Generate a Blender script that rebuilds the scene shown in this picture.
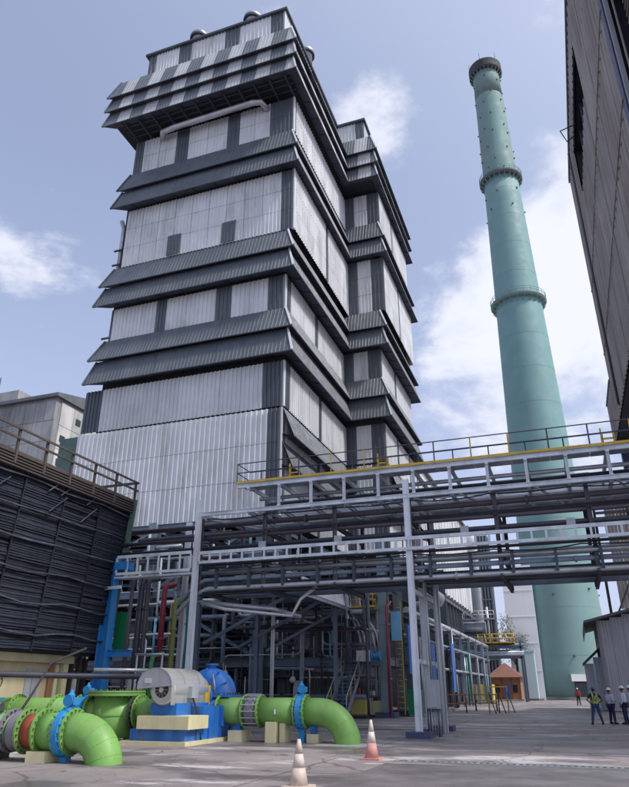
import bpy, bmesh, math, random
from mathutils import Vector, Matrix
random.seed(7)
R = math.radians
scn = bpy.context.scene
for o in list(bpy.data.objects): bpy.data.objects.remove(o)

# ---------------------------------------------------------------- camera
cam_d = bpy.data.cameras.new('camera'); cam = bpy.data.objects.new('camera', cam_d)
scn.collection.objects.link(cam); scn.camera = cam
cam.location = (0, 0, 1.6)
cam.rotation_euler = (R(90 + 23.93), 0, R(19.96))
cam_d.sensor_fit = 'HORIZONTAL'; cam_d.sensor_width = 36; cam_d.lens = 668 / 629 * 36
cam_d.clip_start = 0.1; cam_d.clip_end = 3000

# ---------------------------------------------------------------- sky, sun, exposure
SUN_AZ, SUN_EL = 99.0, 50.0            # azimuth from +Y towards +X
world = bpy.data.worlds.new('World'); scn.world = world; world.use_nodes = True
nt = world.node_tree; N = nt.nodes; L = nt.links; N.clear()
out = N.new('ShaderNodeOutputWorld'); bg = N.new('ShaderNodeBackground'); bg.inputs['Strength'].default_value = 0.12
sky = N.new('ShaderNodeTexSky'); sky.sky_type = 'NISHITA'; sky.sun_disc = False
sky.sun_elevation = R(SUN_EL); sky.sun_rotation = R(SUN_AZ); sky.air_density = 1.0; sky.dust_density = 2.5; sky.ozone_density = 1.5
tc = N.new('ShaderNodeTexCoord')
def wmath(op, a, b=None, clamp=False):
    n = N.new('ShaderNodeMath'); n.operation = op; n.use_clamp = clamp
    for i, v in enumerate((a, b)):
        if v is None: continue
        if isinstance(v, (int, float)): n.inputs[i].default_value = v
        else: L.new(v, n.inputs[i])
    return n.outputs[0]
def wmix(f, a, b):
    n = N.new('ShaderNodeMix'); n.data_type = 'RGBA'
    for k, v in ((0, f), (6, a), (7, b)):
        if isinstance(v, (int, float)): n.inputs[k].default_value = v
        elif isinstance(v, tuple): n.inputs[k].default_value = v
        else: L.new(v, n.inputs[k])
    return n.outputs[2]
def wramp(v, lo, hi):
    n = N.new('ShaderNodeMapRange'); n.interpolation_type = 'SMOOTHSTEP'; L.new(v, n.inputs[0])
    n.inputs[1].default_value = lo; n.inputs[2].default_value = hi
    return n.outputs[0]
mp = N.new('ShaderNodeMapping'); L.new(tc.outputs['Generated'], mp.inputs[0]); mp.inputs['Scale'].default_value = (1, 1, 1.7)
mp.inputs['Location'].default_value = (0.35, 0.1, 0.2)
n1 = N.new('ShaderNodeTexNoise'); n1.inputs['Scale'].default_value = 4.6; n1.inputs['Detail'].default_value = 12; n1.inputs['Roughness'].default_value = 0.6
n1.inputs['Distortion'].default_value = 0.25
L.new(mp.outputs[0], n1.inputs['Vector'])
sx = N.new('ShaderNodeSeparateXYZ'); L.new(tc.outputs['Generated'], sx.inputs[0])
# a few cloud banks: where the noise is let through
def bank(d, rad, amt):
    d = Vector(d).normalized()
    v = N.new('ShaderNodeVectorMath'); v.operation = 'DISTANCE'; L.new(tc.outputs['Generated'], v.inputs[0]); v.inputs[1].default_value = d
    return wmath('MULTIPLY', wmath('SUBTRACT', 1.0, wramp(v.outputs['Value'], rad * 0.15, rad)), amt)
def pixdir(x, y):
    P, Y = R(23.93), R(19.96)
    fh = Vector((-math.sin(Y), math.cos(Y), 0)); rt = Vector((math.cos(Y), math.sin(Y), 0)); up = Vector((0, 0, 1))
    fw = fh * math.cos(P) + up * math.sin(P); cu = -fh * math.sin(P) + up * math.cos(P)
    return (fw + rt * (x - 314.5) / 668 + cu * (393.5 - y) / 668).normalized()
dens = n1.outputs['Fac']
for (x, y, r_, a_) in ((600, 270, .27, .24), (465, 320, .20, .23), (540, 400, .26, .21), (372, 115, .12, .33), (10, 262, .10, .06), (20, 30, .35, -.2), (5, 258, .11, .15), (42, 188, .045, .10), (720, 150, .4, .14), (-420, 330, .4, .16), (300, -1200, 1.0, .16), (-900, 200, .9, .16), (1500, 300, .9, .16)):
    dens = wmath('ADD', dens, bank(pixdir(x, y), r_, a_))
n2 = N.new('ShaderNodeTexNoise'); n2.inputs['Scale'].default_value = 11; n2.inputs['Detail'].default_value = 8; n2.inputs['Roughness'].default_value = .6; L.new(mp.outputs[0], n2.inputs['Vector'])
dens = wmath('ADD', dens, wmath('MULTIPLY', wmath('SUBTRACT', n2.outputs['Fac'], .5), .30))
cl = wramp(dens, 0.63, 0.80)
hz = wmath('SUBTRACT', 1.0, wramp(sx.outputs['Z'], -0.05, 0.75))
base = wmix(wmath('ADD', wmath('MULTIPLY', hz, 0.4), 0.35), sky.outputs[0], (3.6, 3.95, 5.5, 1))
sund = Vector((math.sin(R(SUN_AZ)) * math.cos(R(SUN_EL)), math.cos(R(SUN_AZ)) * math.cos(R(SUN_EL)), math.sin(R(SUN_EL))))
base = wmix(bank(sund, 1.35, .75), base, (5.9, 6.2, 7.2, 1))       # hazy glow round the veiled sun
shade = wmix(wramp(dens, 0.64, 0.92), (4.1, 4.35, 5.3, 1), (5.6, 5.7, 6.2, 1))
final = wmix(wmath('MULTIPLY', cl, 0.85), base, shade)
L.new(final, bg.inputs['Color']); L.new(bg.outputs[0], out.inputs['Surface'])

sd = bpy.data.lights.new('sun', 'SUN'); so = bpy.data.objects.new('sun', sd); scn.collection.objects.link(so)
sd.energy = 2.3; sd.angle = R(8); sd.color = (1.0, 0.965, 0.92)
sdir = Vector((math.sin(R(SUN_AZ)) * math.cos(R(SUN_EL)), math.cos(R(SUN_AZ)) * math.cos(R(SUN_EL)), math.sin(R(SUN_EL))))
so.rotation_euler = sdir.to_track_quat('Z', 'Y').to_euler(); so.location = (60, -20, 80)
vs = scn.view_settings; vs.view_transform = 'Standard'; vs.look = 'None'; vs.exposure = 0.58; vs.gamma = 1.0; vs.use_curve_mapping = False

# ---------------------------------------------------------------- materials
MATS = {}
def mat(name, col, rough=0.6, metal=0.0, var=0.15, scale=1.5, streak=0.0, dirt=None, dirt_amt=0.0, bump=0.0, bscale=20, objvar=0.0, spec=0.5, coat=0.0, chips=0.0):
    m = bpy.data.materials.new(name); m.use_nodes = True; t = m.node_tree; n = t.nodes; l = t.links
    b = n['Principled BSDF']; b.inputs['Roughness'].default_value = rough; b.inputs['Metallic'].default_value = metal
    b.inputs['Specular IOR Level'].default_value = spec
    if coat: b.inputs['Coat Weight'].default_value = coat
    c = n.new('ShaderNodeTexCoord')
    def noise(sc, scl=(1, 1, 1), det=5, off=0):
        mpg = n.new('ShaderNodeMapping'); mpg.inputs['Scale'].default_value = scl; mpg.inputs['Location'].default_value = (off, off * .7, off * .3)
        l.new(c.outputs['Object'], mpg.inputs[0])
        x = n.new('ShaderNodeTexNoise'); x.inputs['Scale'].default_value = sc; x.inputs['Detail'].default_value = det; x.inputs['Roughness'].default_value = .62
        l.new(mpg.outputs[0], x.inputs['Vector']); return x.outputs['Fac']
    def rng(v, a, b_, c_=0., d_=1.):
        x = n.new('ShaderNodeMapRange'); l.new(v, x.inputs[0])
        for i, q in enumerate((a, b_, c_, d_)): x.inputs[i + 1].default_value = q
        return x.outputs[0]
    def mul(a, b_):
        x = n.new('ShaderNodeMath'); x.operation = 'MULTIPLY'
        for i, v in enumerate((a, b_)):
            if isinstance(v, (int, float)): x.inputs[i].default_value = v
            else: l.new(v, x.inputs[i])
        return x.outputs[0]
    f = rng(noise(scale), .3, .7, 1 - var, 1 + var)
    if objvar:
        oi = n.new('ShaderNodeObjectInfo'); f = mul(f, rng(oi.outputs['Random'], 0, 1, 1 - objvar, 1 + objvar))
    v = n.new('ShaderNodeVectorMath'); v.operation = 'SCALE'; v.inputs[0].default_value = col[:3]; l.new(f, v.inputs['Scale'])
    cur = v.outputs[0]
    if dirt is not None:
        k = rng(noise(scale * .8, (1, 1, 1 - .93 * streak) if streak else (1, 1, 1), 7, 3.1), .46, .72, 0, dirt_amt)
        x = n.new('ShaderNodeMix'); x.data_type = 'RGBA'; l.new(k, x.inputs[0]); l.new(cur, x.inputs[6]); x.inputs[7].default_value = (*dirt, 1); cur = x.outputs[2]
    if chips:
        k = rng(noise(scale * 9, (1, 1, .6), 6, 5.7), .645, .68, 0, chips)
        x = n.new('ShaderNodeMix'); x.data_type = 'RGBA'; l.new(k, x.inputs[0]); l.new(cur, x.inputs[6]); x.inputs[7].default_value = (.13, .075, .045, 1); cur = x.outputs[2]
        k = rng(noise(scale * 1.1, (1, 1, .25), 7, 13.7), .52, .74, 0, .55)
        x = n.new('ShaderNodeMix'); x.data_type = 'RGBA'; l.new(k, x.inputs[0]); l.new(cur, x.inputs[6]); x.inputs[7].default_value = (.20, .18, .15, 1); cur = x.outputs[2]
    l.new(cur, b.inputs['Base Color'])
    l.new(rng(noise(scale * 2.3, off=9), .3, .7, max(.05, rough - .1), min(1, rough + .12)), b.inputs['Roughness'])
    if bump:
        bp = n.new('ShaderNodeBump'); bp.inputs['Strength'].default_value = bump; bp.inputs['Distance'].default_value = 0.02
        l.new(noise(bscale, det=4), bp.inputs['Height']); l.new(bp.outputs[0], b.inputs['Normal'])
    MATS[name] = m; return m
rust = (.16, .085, .05); grime = (.10, .10, .115)
mat('light_cladding', (.67, .685, .705), .5, 0, .07, .5, 1, (.40, .41, .425), .5, objvar=.06, chips=.12)
mat('dark_cladding', (.09, .105, .126), .5, 0, .15, .6, 1, (.15, .155, .165), .5, objvar=.08)
mat('awning_cladding', (.092, .108, .13), .5, 0, .15, .7, 1, (.17, .175, .18), .45, objvar=.06)
mat('crown_pale', (.40, .415, .43), .55, 0, .12, .6, 1, (.24, .24, .245), .6, objvar=.1)
mat('white_flashing', (.72, .73, .75), .5, 0, .06, .8, 1, (.4, .4, .42), .4)
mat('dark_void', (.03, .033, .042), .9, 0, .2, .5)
mat('soffit_steel', (.06, .07, .095), .8, 0, .25, .8)
mat('roof_sheet', (.12, .125, .14), .7, 0, .2, .5)
mat('gantry_paint', (.64, .69, .76), .5, 0, .08, 1.2, .9, (.25, .22, .21), .55, objvar=.06, chips=.6)
mat('column_white', (.74, .78, .84), .5, 0, .06, 1.0, .9, (.38, .34, .32), .5, chips=.5)
mat('grey_green_steel', (.18, .24, .265), .55, 0, .15, 1, .9, (.07, .07, .075), .6, objvar=.08)
mat('blue_grey_steel', (.18, .225, .30), .55, 0, .15, 1, .9, (.07, .07, .08), .5, objvar=.1)
mat('dark_pipe', (.045, .046, .066), .5, 0, .2, 1.3, 0, (.085, .08, .09), .5, objvar=.15)
mat('purple_brown_pipe', (.075, .062, .08), .5, 0, .2, 1.3, 0, (.11, .095, .10), .5, objvar=.15)
mat('galvanised', (.42, .44, .48), .38, .5, .12, 2, .6, (.2, .2, .21), .5, objvar=.06)
mat('insulation_jacket', (.55, .56, .59), .35, .55, .1, 1.4, 0, (.25, .25, .27), .4, objvar=.08)
mat('yellow_paint', (.62, .40, .03), .5, 0, .12, 2, .7, (.25, .13, .05), .5)
mat('navy_rail', (.055, .065, .14), .5, 0, .15, 2)
mat('blue_column_paint', (.015, .21, .55), .45, 0, .08, 1.2, .9, (.03, .09, .2), .5, chips=.5)
mat('pump_blue', (.018, .15, .50), .5, 0, .12, 2, .8, (.02, .05, .14), .6, bump=.25, bscale=40, chips=.6)
mat('valve_blue', (.015, .25, .56), .5, 0, .12, 3, .5, (.03, .1, .2), .5, bump=.2, bscale=40, chips=.5)
mat('pipe_green', (.18, .385, .085), .5, 0, .07, 1.6, .5, (.16, .23, .08), .5, bump=.12, bscale=24, chips=.7)
mat('bolt_green', (.10, .17, .05), .6, 0, .3, 6, 0, (.13, .08, .04), .7)
mat('bolt_dark', (.08, .085, .08), .5, .4, .2, 6)
mat('red_oxide', (.36, .075, .04), .6, 0, .15, 3, 0, (.2, .06, .04), .5)
mat('rubber_grey', (.20, .19, .22), .7, 0, .12, 5)
mat('cream_concrete', (.66, .60, .36), .75, 0, .07, 2, .8, (.36, .31, .2), .5, bump=.2, bscale=30)
mat('cream_wall', (.56, .49, .31), .8, 0, .08, .8, .9, (.26, .21, .14), .7, bump=.2, bscale=14)
mat('motor_steel', (.56, .555, .54), .34, .6, .05, .8, 0, (.45, .44, .43), .3)
mat('motor_dark', (.05, .05, .055), .6, .3, .1, 3)
mat('chimney_teal', (.17, .315, .315), .65, 0, .09, .22, .96, (.215, .30, .28), .9, bump=.1, bscale=2)
mat('chimney_upper', (.165, .28, .265), .7, 0, .06, .2, .9, (.19, .20, .18), .8)
mat('chimney_sooty', (.17, .255, .24), .75, 0, .1, .3, .9, (.13, .12, .11), .8)
mat('chimney_cap', (.045, .045, .05), .8, 0, .3, .5)
mat('chimney_dark', (.10, .12, .125), .75, 0, .2, .5)
mat('brown_cladding', (.36, .33, .31), .75, 0, .15, .35, .9, (.21, .155, .13), .8, objvar=.1, chips=.3)
mat('shed_sheet', (.48, .49, .52), .55, 0, .08, .7, .95, (.3, .24, .2), .55, objvar=.07)
mat('old_concrete', (.33, .335, .34), .85, 0, .2, .2, .85, (.11, .11, .115), .85, objvar=.1)
mat('stained_concrete_lit', (.55, .54, .52), .8, 0, .12, .25, .8, (.17, .165, .16), .9, objvar=.1)  # stained concrete; brightness of the lit side is put into the colour
mat('pale_concrete', (.78, .79, .81), .8, 0, .06, .15, .9, (.55, .56, .58), .5)
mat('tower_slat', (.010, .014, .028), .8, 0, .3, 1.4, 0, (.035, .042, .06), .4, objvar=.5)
mat('tower_batten', (.04, .047, .07), .65, 0, .25, 1.5, 0, (.22, .23, .25), .5, objvar=.25)
mat('tower_timber', (.075, .06, .056), .8, 0, .2, 2, 0, (.08, .06, .055), .6, objvar=.15)
mat('green_board', (.10, .17, .145), .6, 0, .15, 1, .8, (.07, .09, .08), .5)
mat('bright_green', (.01, .22, .09), .6, 0, .1, 2)
mat('pipe_red', (.26, .03, .055), .45, 0, .1, 2, .5, (.15, .03, .04), .5)
mat('pipe_olive', (.20, .24, .06), .5, 0, .1, 2)
mat('pipe_teal', (.02, .20, .22), .5, 0, .1, 2)
mat('pipe_midgreen', (.05, .24, .07), .5, 0, .1, 2)
mat('light_blue_panel', (.16, .42, .60), .5, 0, .08, 2)
mat('tarp_blue', (.03, .13, .42), .6, 0, .15, 3)
mat('white_paint', (.75, .75, .75), .5, 0, .05, 2, .6, (.5, .48, .45), .4)
mat('cone_orange', (.58, .27, .235), .7, 0, .12, 8, 0, (.42, .27, .24), .7)
mat('cone_white', (.64, .56, .51), .55, 0, .08, 8, 0, (.42, .36, .3), .6)
mat('cone_faded', (.57, .47, .40), .65, 0, .12, 8, 0, (.42, .34, .28), .7)
mat('black_rubber', (.03, .03, .03), .8, 0, .2, 8)
mat('hut_brown', (.34, .15, .075), .7, 0, .12, 1, .8, (.2, .1, .06), .5)
mat('hut_roof', (.22, .10, .075), .7, 0, .15, 1)
mat('pale_cyan', (.42, .57, .60), .6, 0, .05, .5, .9, (.34, .42, .44), .5)
mat('yellow_tank', (.50, .42, .12), .6, 0, .1, 1.5)
mat('grey_cabinet', (.36, .38, .41), .5, 0, .06, 2, .8, (.25, .24, .23), .5)
mat('asphalt_dark', (.13, .115, .118), .5, 0, .3, .9, 0, (.25, .225, .22), .7)
mat('joint_dark', (.10, .092, .09), .9, 0, .3, 2)
mat('grate_steel', (.30, .30, .31), .5, .4, .2, 6, objvar=.35)
mat('debris', (.42, .40, .38), .8, 0, .25, 4, objvar=.35)
mat('grit_stone', (.17, .15, .145), .9, 0, .3, 5)
mat('bark', (.09, .07, .055), .9, 0, .3, 4)
mat('leaf', (.10, .115, .095), .6, 0, .3, 3, objvar=.1)
mat('skin', (.23, .12, .075), .55, 0, .05, 10)
mat('hair', (.012, .01, .01), .6, 0, .1, 10)
mat('shirt_black', (.022, .026, .035), .8, 0, .1, 10)
mat('shirt_pale', (.52, .54, .66), .8, 0, .06, 10)
mat('shirt_pink', (.50, .07, .09), .8, 0, .08, 10)
mat('vest_lime', (.42, .55, .05), .7, 0, .05, 10)
mat('vest_silver', (.6, .6, .6), .4, .2, .05, 10)
mat('jeans', (.035, .07, .17), .85, 0, .15, 12)
mat('trousers_navy', (.016, .02, .075), .85, 0, .12, 12)
mat('boot', (.02, .018, .018), .6, 0, .1, 10)
mat('helmet_blue', (.01, .13, .50), .35, 0, .04, 10)
mat('helmet_white', (.80, .80, .80), .35, 0, .04, 10)
mat('glass_dark', (.02, .025, .03), .12, 0, .1, 3)
mat('lamp_globe', (.85, .85, .85), .3, 0, .02, 4)

# ---------------------------------------------------------------- builders
COL = scn.collection
ORG = {}
class MB:
    def __init__(s): s.v = []; s.f = []; s.sm = []
    def add(s, vs, fs, smooth=False):
        b = len(s.v); s.v += [tuple(q) for q in vs]
        for f in fs: s.f.append([i + b for i in f]); s.sm.append(smooth)
        return s
    def box(s, x0, x1, y0, y1, z0, z1):
        vs = [(x, y, z) for z in (z0, z1) for y in (y0, y1) for x in (x0, x1)]
        return s.add(vs, [(0, 2, 3, 1), (4, 5, 7, 6), (0, 1, 5, 4), (2, 6, 7, 3), (0, 4, 6, 2), (1, 3, 7, 5)])
    def bar(s, p, q, w, h, up=(0, 0, 1)):
        p, q = Vector(p), Vector(q); d = (q - p).normalized(); u = Vector(up)
        if abs(d.dot(u)) > .98: u = Vector((0, 1, 0))
        a = d.cross(u).normalized(); b = a.cross(d).normalized()
        vs = [e + a * i * w / 2 + b * j * h / 2 for e in (p, q) for (i, j) in ((-1, -1), (1, -1), (1, 1), (-1, 1))]
        return s.add(vs, [(3, 2, 1, 0), (4, 5, 6, 7), (0, 1, 5, 4), (1, 2, 6, 5), (2, 3, 7, 6), (3, 0, 4, 7)])
    def ibeam(s, p, q, h, w, t=.02, up=(0, 0, 1)):
        p, q = Vector(p), Vector(q); d = (q - p).normalized(); u = Vector(up)
        if abs(d.dot(u)) > .98: u = Vector((0, 1, 0))
        a = d.cross(u).normalized(); b = a.cross(d).normalized()
        H, W_, k = h / 2, w / 2, max(t, .012)
        pr = [(-W_, -H), (W_, -H), (W_, -H + k), (k / 2, -H + k), (k / 2, H - k), (W_, H - k), (W_, H), (-W_, H), (-W_, H - k), (-k / 2, H - k), (-k / 2, -H + k), (-W_, -H + k)]
        n = len(pr); vs = [e + a * i + b * j for e in (p, q) for (i, j) in pr]
        fs = [(i, (i + 1) % n, (i + 1) % n + n, i + n) for i in range(n)]
        for o in (0, n):
            for c in ((0, 1, 2, 3, 10, 11), (3, 4, 9, 10), (4, 5, 6, 7, 8, 9)):
                c = tuple(x + o for x in c); fs.append(c if o else c[::-1])
        return s.add(vs, fs)
    def tube(s, pts, r, n=10, caps=True, smooth=True):
        pts = [Vector(p) for p in pts]; rs = r if isinstance(r, (list, tuple)) else [r] * len(pts)
        vs = []; prev = None
        for i, p in enumerate(pts):
            d = ((pts[min(i + 1, len(pts) - 1)] - p).normalized() + (p - pts[max(i - 1, 0)]).normalized()).normalized()
            if prev is None:
                a = d.orthogonal().normalized()
            else:
                a = (prev - d * prev.dot(d)).normalized()
            prev = a; b = d.cross(a)
            vs += [p + (a * math.cos(2 * math.pi * k / n) + b * math.sin(2 * math.pi * k / n)) * rs[i] for k in range(n)]
        m = len(pts)
        s.add(vs, [(i * n + k, i * n + (k + 1) % n, (i + 1) * n + (k + 1) % n, (i + 1) * n + k) for i in range(m - 1) for k in range(n)], smooth)
        if caps: 
            b0 = len(s.v) - len(vs); s.f.append([b0 + k for k in reversed(range(n))]); s.sm.append(False)
            s.f.append([b0 + (m - 1) * n + k for k in range(n)]); s.sm.append(False)
        return s
    def lathe(s, c, axis, prof, n=24, smooth=False, closed=True):
        c, d = Vector(c), Vector(axis).normalized(); a = d.orthogonal().normalized(); b = d.cross(a)
        vs = [c + d * h + (a * math.cos(2 * math.pi * k / n) + b * math.sin(2 * math.pi * k / n)) * r for (r, h) in prof for k in range(n)]
        m = len(prof)
        s.add(vs, [(i * n + k, i * n + (k + 1) % n, (i + 1) * n + (k + 1) % n, (i + 1) * n + k) for i in range(m - 1) for k in range(n)], smooth)
        if closed:
            b0 = len(s.v) - len(vs); s.f.append([b0 + k for k in reversed(range(n))]); s.sm.append(False)
            s.f.append([b0 + (m - 1) * n + k for k in range(n)]); s.sm.append(False)
        return s
    def corr(s, P, u, v, nrm, bot, top, h, pitch=.34, dep=.05, tip=None):
        """trapezoid-ribbed sheet: P origin, u along, v up; bottom edge spans bot=(u0,u1), top edge spans top=(u0,u1); ends cut along the mitres"""
        P, u, v, nrm = Vector(P), Vector(u), Vector(v), Vector(nrm)
        lo, hi = min(bot[0], top[0]), max(bot[1], top[1])
        pitch = (hi - lo) / max(1, round((hi - lo) / pitch))      # whole ribs across the sheet
        xs = [lo, hi]; k = lo
        while k < hi:
            for o, dd in ((0, 0), (.62, 0), (.70, 1), (.92, 1)):
                x = k + o * pitch
                if lo < x < hi: xs.append(x)
            k += pitch
        for e in (*bot, *top):
            xs.append(e)
        xs = sorted(set(round(x, 4) for x in xs))
        def depth(x):
            t = ((x - lo) / pitch) % 1
            if t < .62: return 0
            if t < .70: return (t - .62) / .08
            if t < .92: return 1
            return 1 - (t - .92) / .08
        def span(x):
            a, b = 0., 1.
            for (e0, e1, sg) in ((bot[0], top[0], 1), (bot[1], top[1], -1)):
                if abs(e0 - e1) < 1e-6: continue
                t = (x - e0) / (e1 - e0)
                if (e1 - e0) * sg > 0: b = min(b, t) if True else b     # narrower at the top
                else: a = max(a, t)
            return max(0, min(1, a)), max(0, min(1, b))
        vs = []
        for x in xs:
            a, b = span(x); o = nrm * depth(x) * dep
            vs += [P + u * x + v * (a * h) + o, P + u * x + v * (b * h) + o]
        return s.add(vs, [(2 * i, 2 * i + 2, 2 * i + 3, 2 * i + 1) for i in range(len(xs) - 1)])
    def build(s, name, m, parent=None, kind=None, thick=0):
        me = bpy.data.meshes.new(name); org = ORG.get(parent.name, Vector()) if parent else Vector()
        me.from_pydata([(Vector(q) - org)[:] for q in s.v], [], s.f); me.update()
        for p, k in zip(me.polygons, s.sm): p.use_smooth = k
        me.materials.append(MATS[m])
        o = bpy.data.objects.new(name, me); COL.objects.link(o)
        if parent: o.parent = parent; ORG[o.name] = org
        if kind: o['kind'] = kind
        return o
def thing(name, label, cat, loc=(0, 0, 0), group=None):
    o = bpy.data.objects.new(name, None); COL.objects.link(o); o.location = loc; o.empty_display_size = .3
    o['label'] = label; o['category'] = cat
    if group: o['group'] = group
    ORG[o.name] = Vector(loc); return o
def tag(o, label, cat, group=None):
    o['label'] = label; o['category'] = cat
    if group: o['group'] = group
    return o
def piece(name, me, m, parent, loc, rot=None):
    """a part that shares its mesh; loc in world space"""
    o = bpy.data.objects.new(name, me); COL.objects.link(o); o.parent = parent
    if m and not me.materials: me.materials.append(MATS[m])
    o.location = Vector(loc) - ORG.get(parent.name, Vector())
    if rot: o.rotation_euler = rot
    ORG[o.name] = ORG.get(parent.name, Vector()); return o
def mesh(mb, m, name='piece'):
    me = bpy.data.meshes.new(name); me.from_pydata(mb.v, [], mb.f); me.update()
    for p, k in zip(me.polygons, mb.sm): p.use_smooth = k
    me.materials.append(MATS[m]); return me
def copy_tree(o, parent=None):
    c = o.copy(); COL.objects.link(c)
    if parent: c.parent = parent
    for ch in list(o.children): copy_tree(ch, c)
    return c
def arc(c, r, a0, a1, ex, ey, n=8):
    c, ex, ey = Vector(c), Vector(ex), Vector(ey)
    return [c + ex * r * math.cos(a0 + (a1 - a0) * i / n) + ey * r * math.sin(a0 + (a1 - a0) * i / n) for i in range(n + 1)]
X_, Y_, Z_ = Vector((1, 0, 0)), Vector((0, 1, 0)), Vector((0, 0, 1))

# ================================================================ ground
def ground_material():
    m = bpy.data.materials.new('yard_concrete'); m.use_nodes = True; t = m.node_tree; n = t.nodes; l = t.links; b = n['Principled BSDF']
    c = n.new('ShaderNodeTexCoord')
    def noise(sc, scl=(1, 1, 1), det=6, off=0, rg=.6):
        g = n.new('ShaderNodeMapping'); g.inputs['Scale'].default_value = scl; g.inputs['Location'].default_value = (off, off * 1.3, 0); l.new(c.outputs['Object'], g.inputs[0])
        x = n.new('ShaderNodeTexNoise'); x.inputs['Scale'].default_value = sc; x.inputs['Detail'].default_value = det; x.inputs['Roughness'].default_value = rg; l.new(g.outputs[0], x.inputs['Vector']); return x.outputs['Fac']
    def rng(v, a, b_, c_=0., d_=1.):
        x = n.new('ShaderNodeMapRange'); l.new(v, x.inputs[0]); x.interpolation_type = 'SMOOTHSTEP'
        for i, q in enumerate((a, b_, c_, d_)): x.inputs[i + 1].default_value = q
        return x.outputs[0]
    def mix(f, a, b_):
        x = n.new('ShaderNodeMix'); x.data_type = 'RGBA'; l.new(f, x.inputs[0])
        for i, v in ((6, a), (7, b_)):
            if isinstance(v, tuple): x.inputs[i].default_value = (*v, 1)
            else: l.new(v, x.inputs[i])
        return x.outputs[2]
    col = mix(rng(noise(.35), .38, .62), (.225, .192, .186), (.305, .262, .252))
    col = mix(rng(noise(.22, (.75, 1.15, 1), 8, 4.0, .68), .485, .57, 0, .85), col, (.115, .10, .102))          # dark worn / oily patches
    col = mix(rng(noise(.34, (.55, 1.2, 1), 8, 11.0, .66), .54, .62, 0, .85), col, (.58, .54, .54))            # pale streaks
    col = mix(rng(noise(9, det=3, off=2), .35, .75, 0, .3), col, (.18, .165, .17))
    def vor(sc, off):
        g = n.new('ShaderNodeMapping'); g.inputs['Location'].default_value = (off, off, 0); l.new(c.outputs['Object'], g.inputs[0])
        w = n.new('ShaderNodeTexNoise'); w.inputs['Scale'].default_value = .8; w.inputs['Detail'].default_value = 5; l.new(g.outputs[0], w.inputs['Vector'])
        a = n.new('ShaderNodeMix'); a.data_type = 'VECTOR'; a.inputs[0].default_value = .35; l.new(g.outputs[0], a.inputs[4]); l.new(w.outputs['Color'], a.inputs[5])
        v = n.new('ShaderNodeTexVoronoi'); v.feature = 'DISTANCE_TO_EDGE'; v.inputs['Scale'].default_value = sc; l.new(a.outputs[1], v.inputs['Vector']); return v.outputs['Distance']
    col = mix(rng(vor(.42, 2.3), .004, .012, .7, 0), col, (.09, .08, .08))
    col = mix(rng(noise(1.7, det=4, off=31), .62, .70, 0, .75), col, (.085, .075, .075))       # oil spots
    l.new(col, b.inputs['Base Color'])
    l.new(rng(noise(.22, (.75, 1.15, 1), 8, 4.0, .68), .42, .62, .75, .36), b.inputs['Roughness'])
    bp = n.new('ShaderNodeBump'); bp.inputs['Strength'].default_value = .25; bp.inputs['Distance'].default_value = .02; l.new(noise(14, det=6), bp.inputs['Height']); l.new(bp.outputs[0], b.inputs['Normal'])
    MATS['yard_concrete'] = m
ground_material()
g = MB(); g.add([(-1200, -300, 0), (1200, -300, 0), (1200, 1800, 0), (-1200, 1800, 0)], [(0, 1, 2, 3)])
o = g.build('ground', 'yard_concrete'); o['kind'] = 'structure'
# darker asphalt lane this side of the drain, and the concrete road slabs' joints
g = MB(); g.add([(-4.6, 9, .004), (60, 9, .004), (60, 17.6, .004), (-4.6, 17.6, .004)], [(0, 1, 2, 3)])
o = g.build('road', 'asphalt_dark'); o['kind'] = 'structure'

gj = [o for o in COL.objects if o.name == 'ground'][0]
for y in (10.6, 15.1, 21.4, 27.8, 34.2, 41, 48, 55, 62): MB().box(-60, 40, y - .012, y + .012, .001, .0035).build('slab_joint', 'joint_dark', gj)
for x in (-18.4, -12.2, -6.1, 5.8, 11.8): MB().box(x - .012, x + .012, 5, 100, .001, .0038).build('slab_joint', 'joint_dark', gj)
g = MB(); rg_ = random.Random(21)
for k in range(700):
    x = rg_.uniform(-16, 8); y = rg_.uniform(9, 34); r_ = rg_.choice((.008, .010, .012, .018)); a = rg_.uniform(0, 6)
    g.add([(x + r_ * math.cos(a + q * 2.1), y + r_ * math.sin(a + q * 2.1), .004) for q in range(3)] + [(x, y, .004 + r_)], [(0, 1, 3), (1, 2, 3), (2, 0, 3)])
gr = g.build('grit', 'grit_stone', None, 'stuff'); gr['label'] = 'loose grit and small stones scattered over the yard'; gr['category'] = 'grit'
# trench drain
td = thing('trench_drain', 'narrow trench drain with pale steel grating bars crossing the yard', 'drain', (-1, 18.2, 0))
MB().box(-4.55, 12, 18.02, 18.07, -.02, .018).box(-4.55, 12, 18.36, 18.41, -.02, .018).build('frame', 'old_concrete', td)
MB().box(-4.55, 12, 18.07, 18.36, .003, .006).build('channel', 'dark_void', td)
bm_ = mesh(MB().box(-.035, .035, -.14, .14, 0, .02), 'grate_steel')
for i in range(110): piece('grate_bar', bm_, None, td, (-4.45 + i * .15, 18.215, .004), (0, 0, random.uniform(-.05, .05)))

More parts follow.
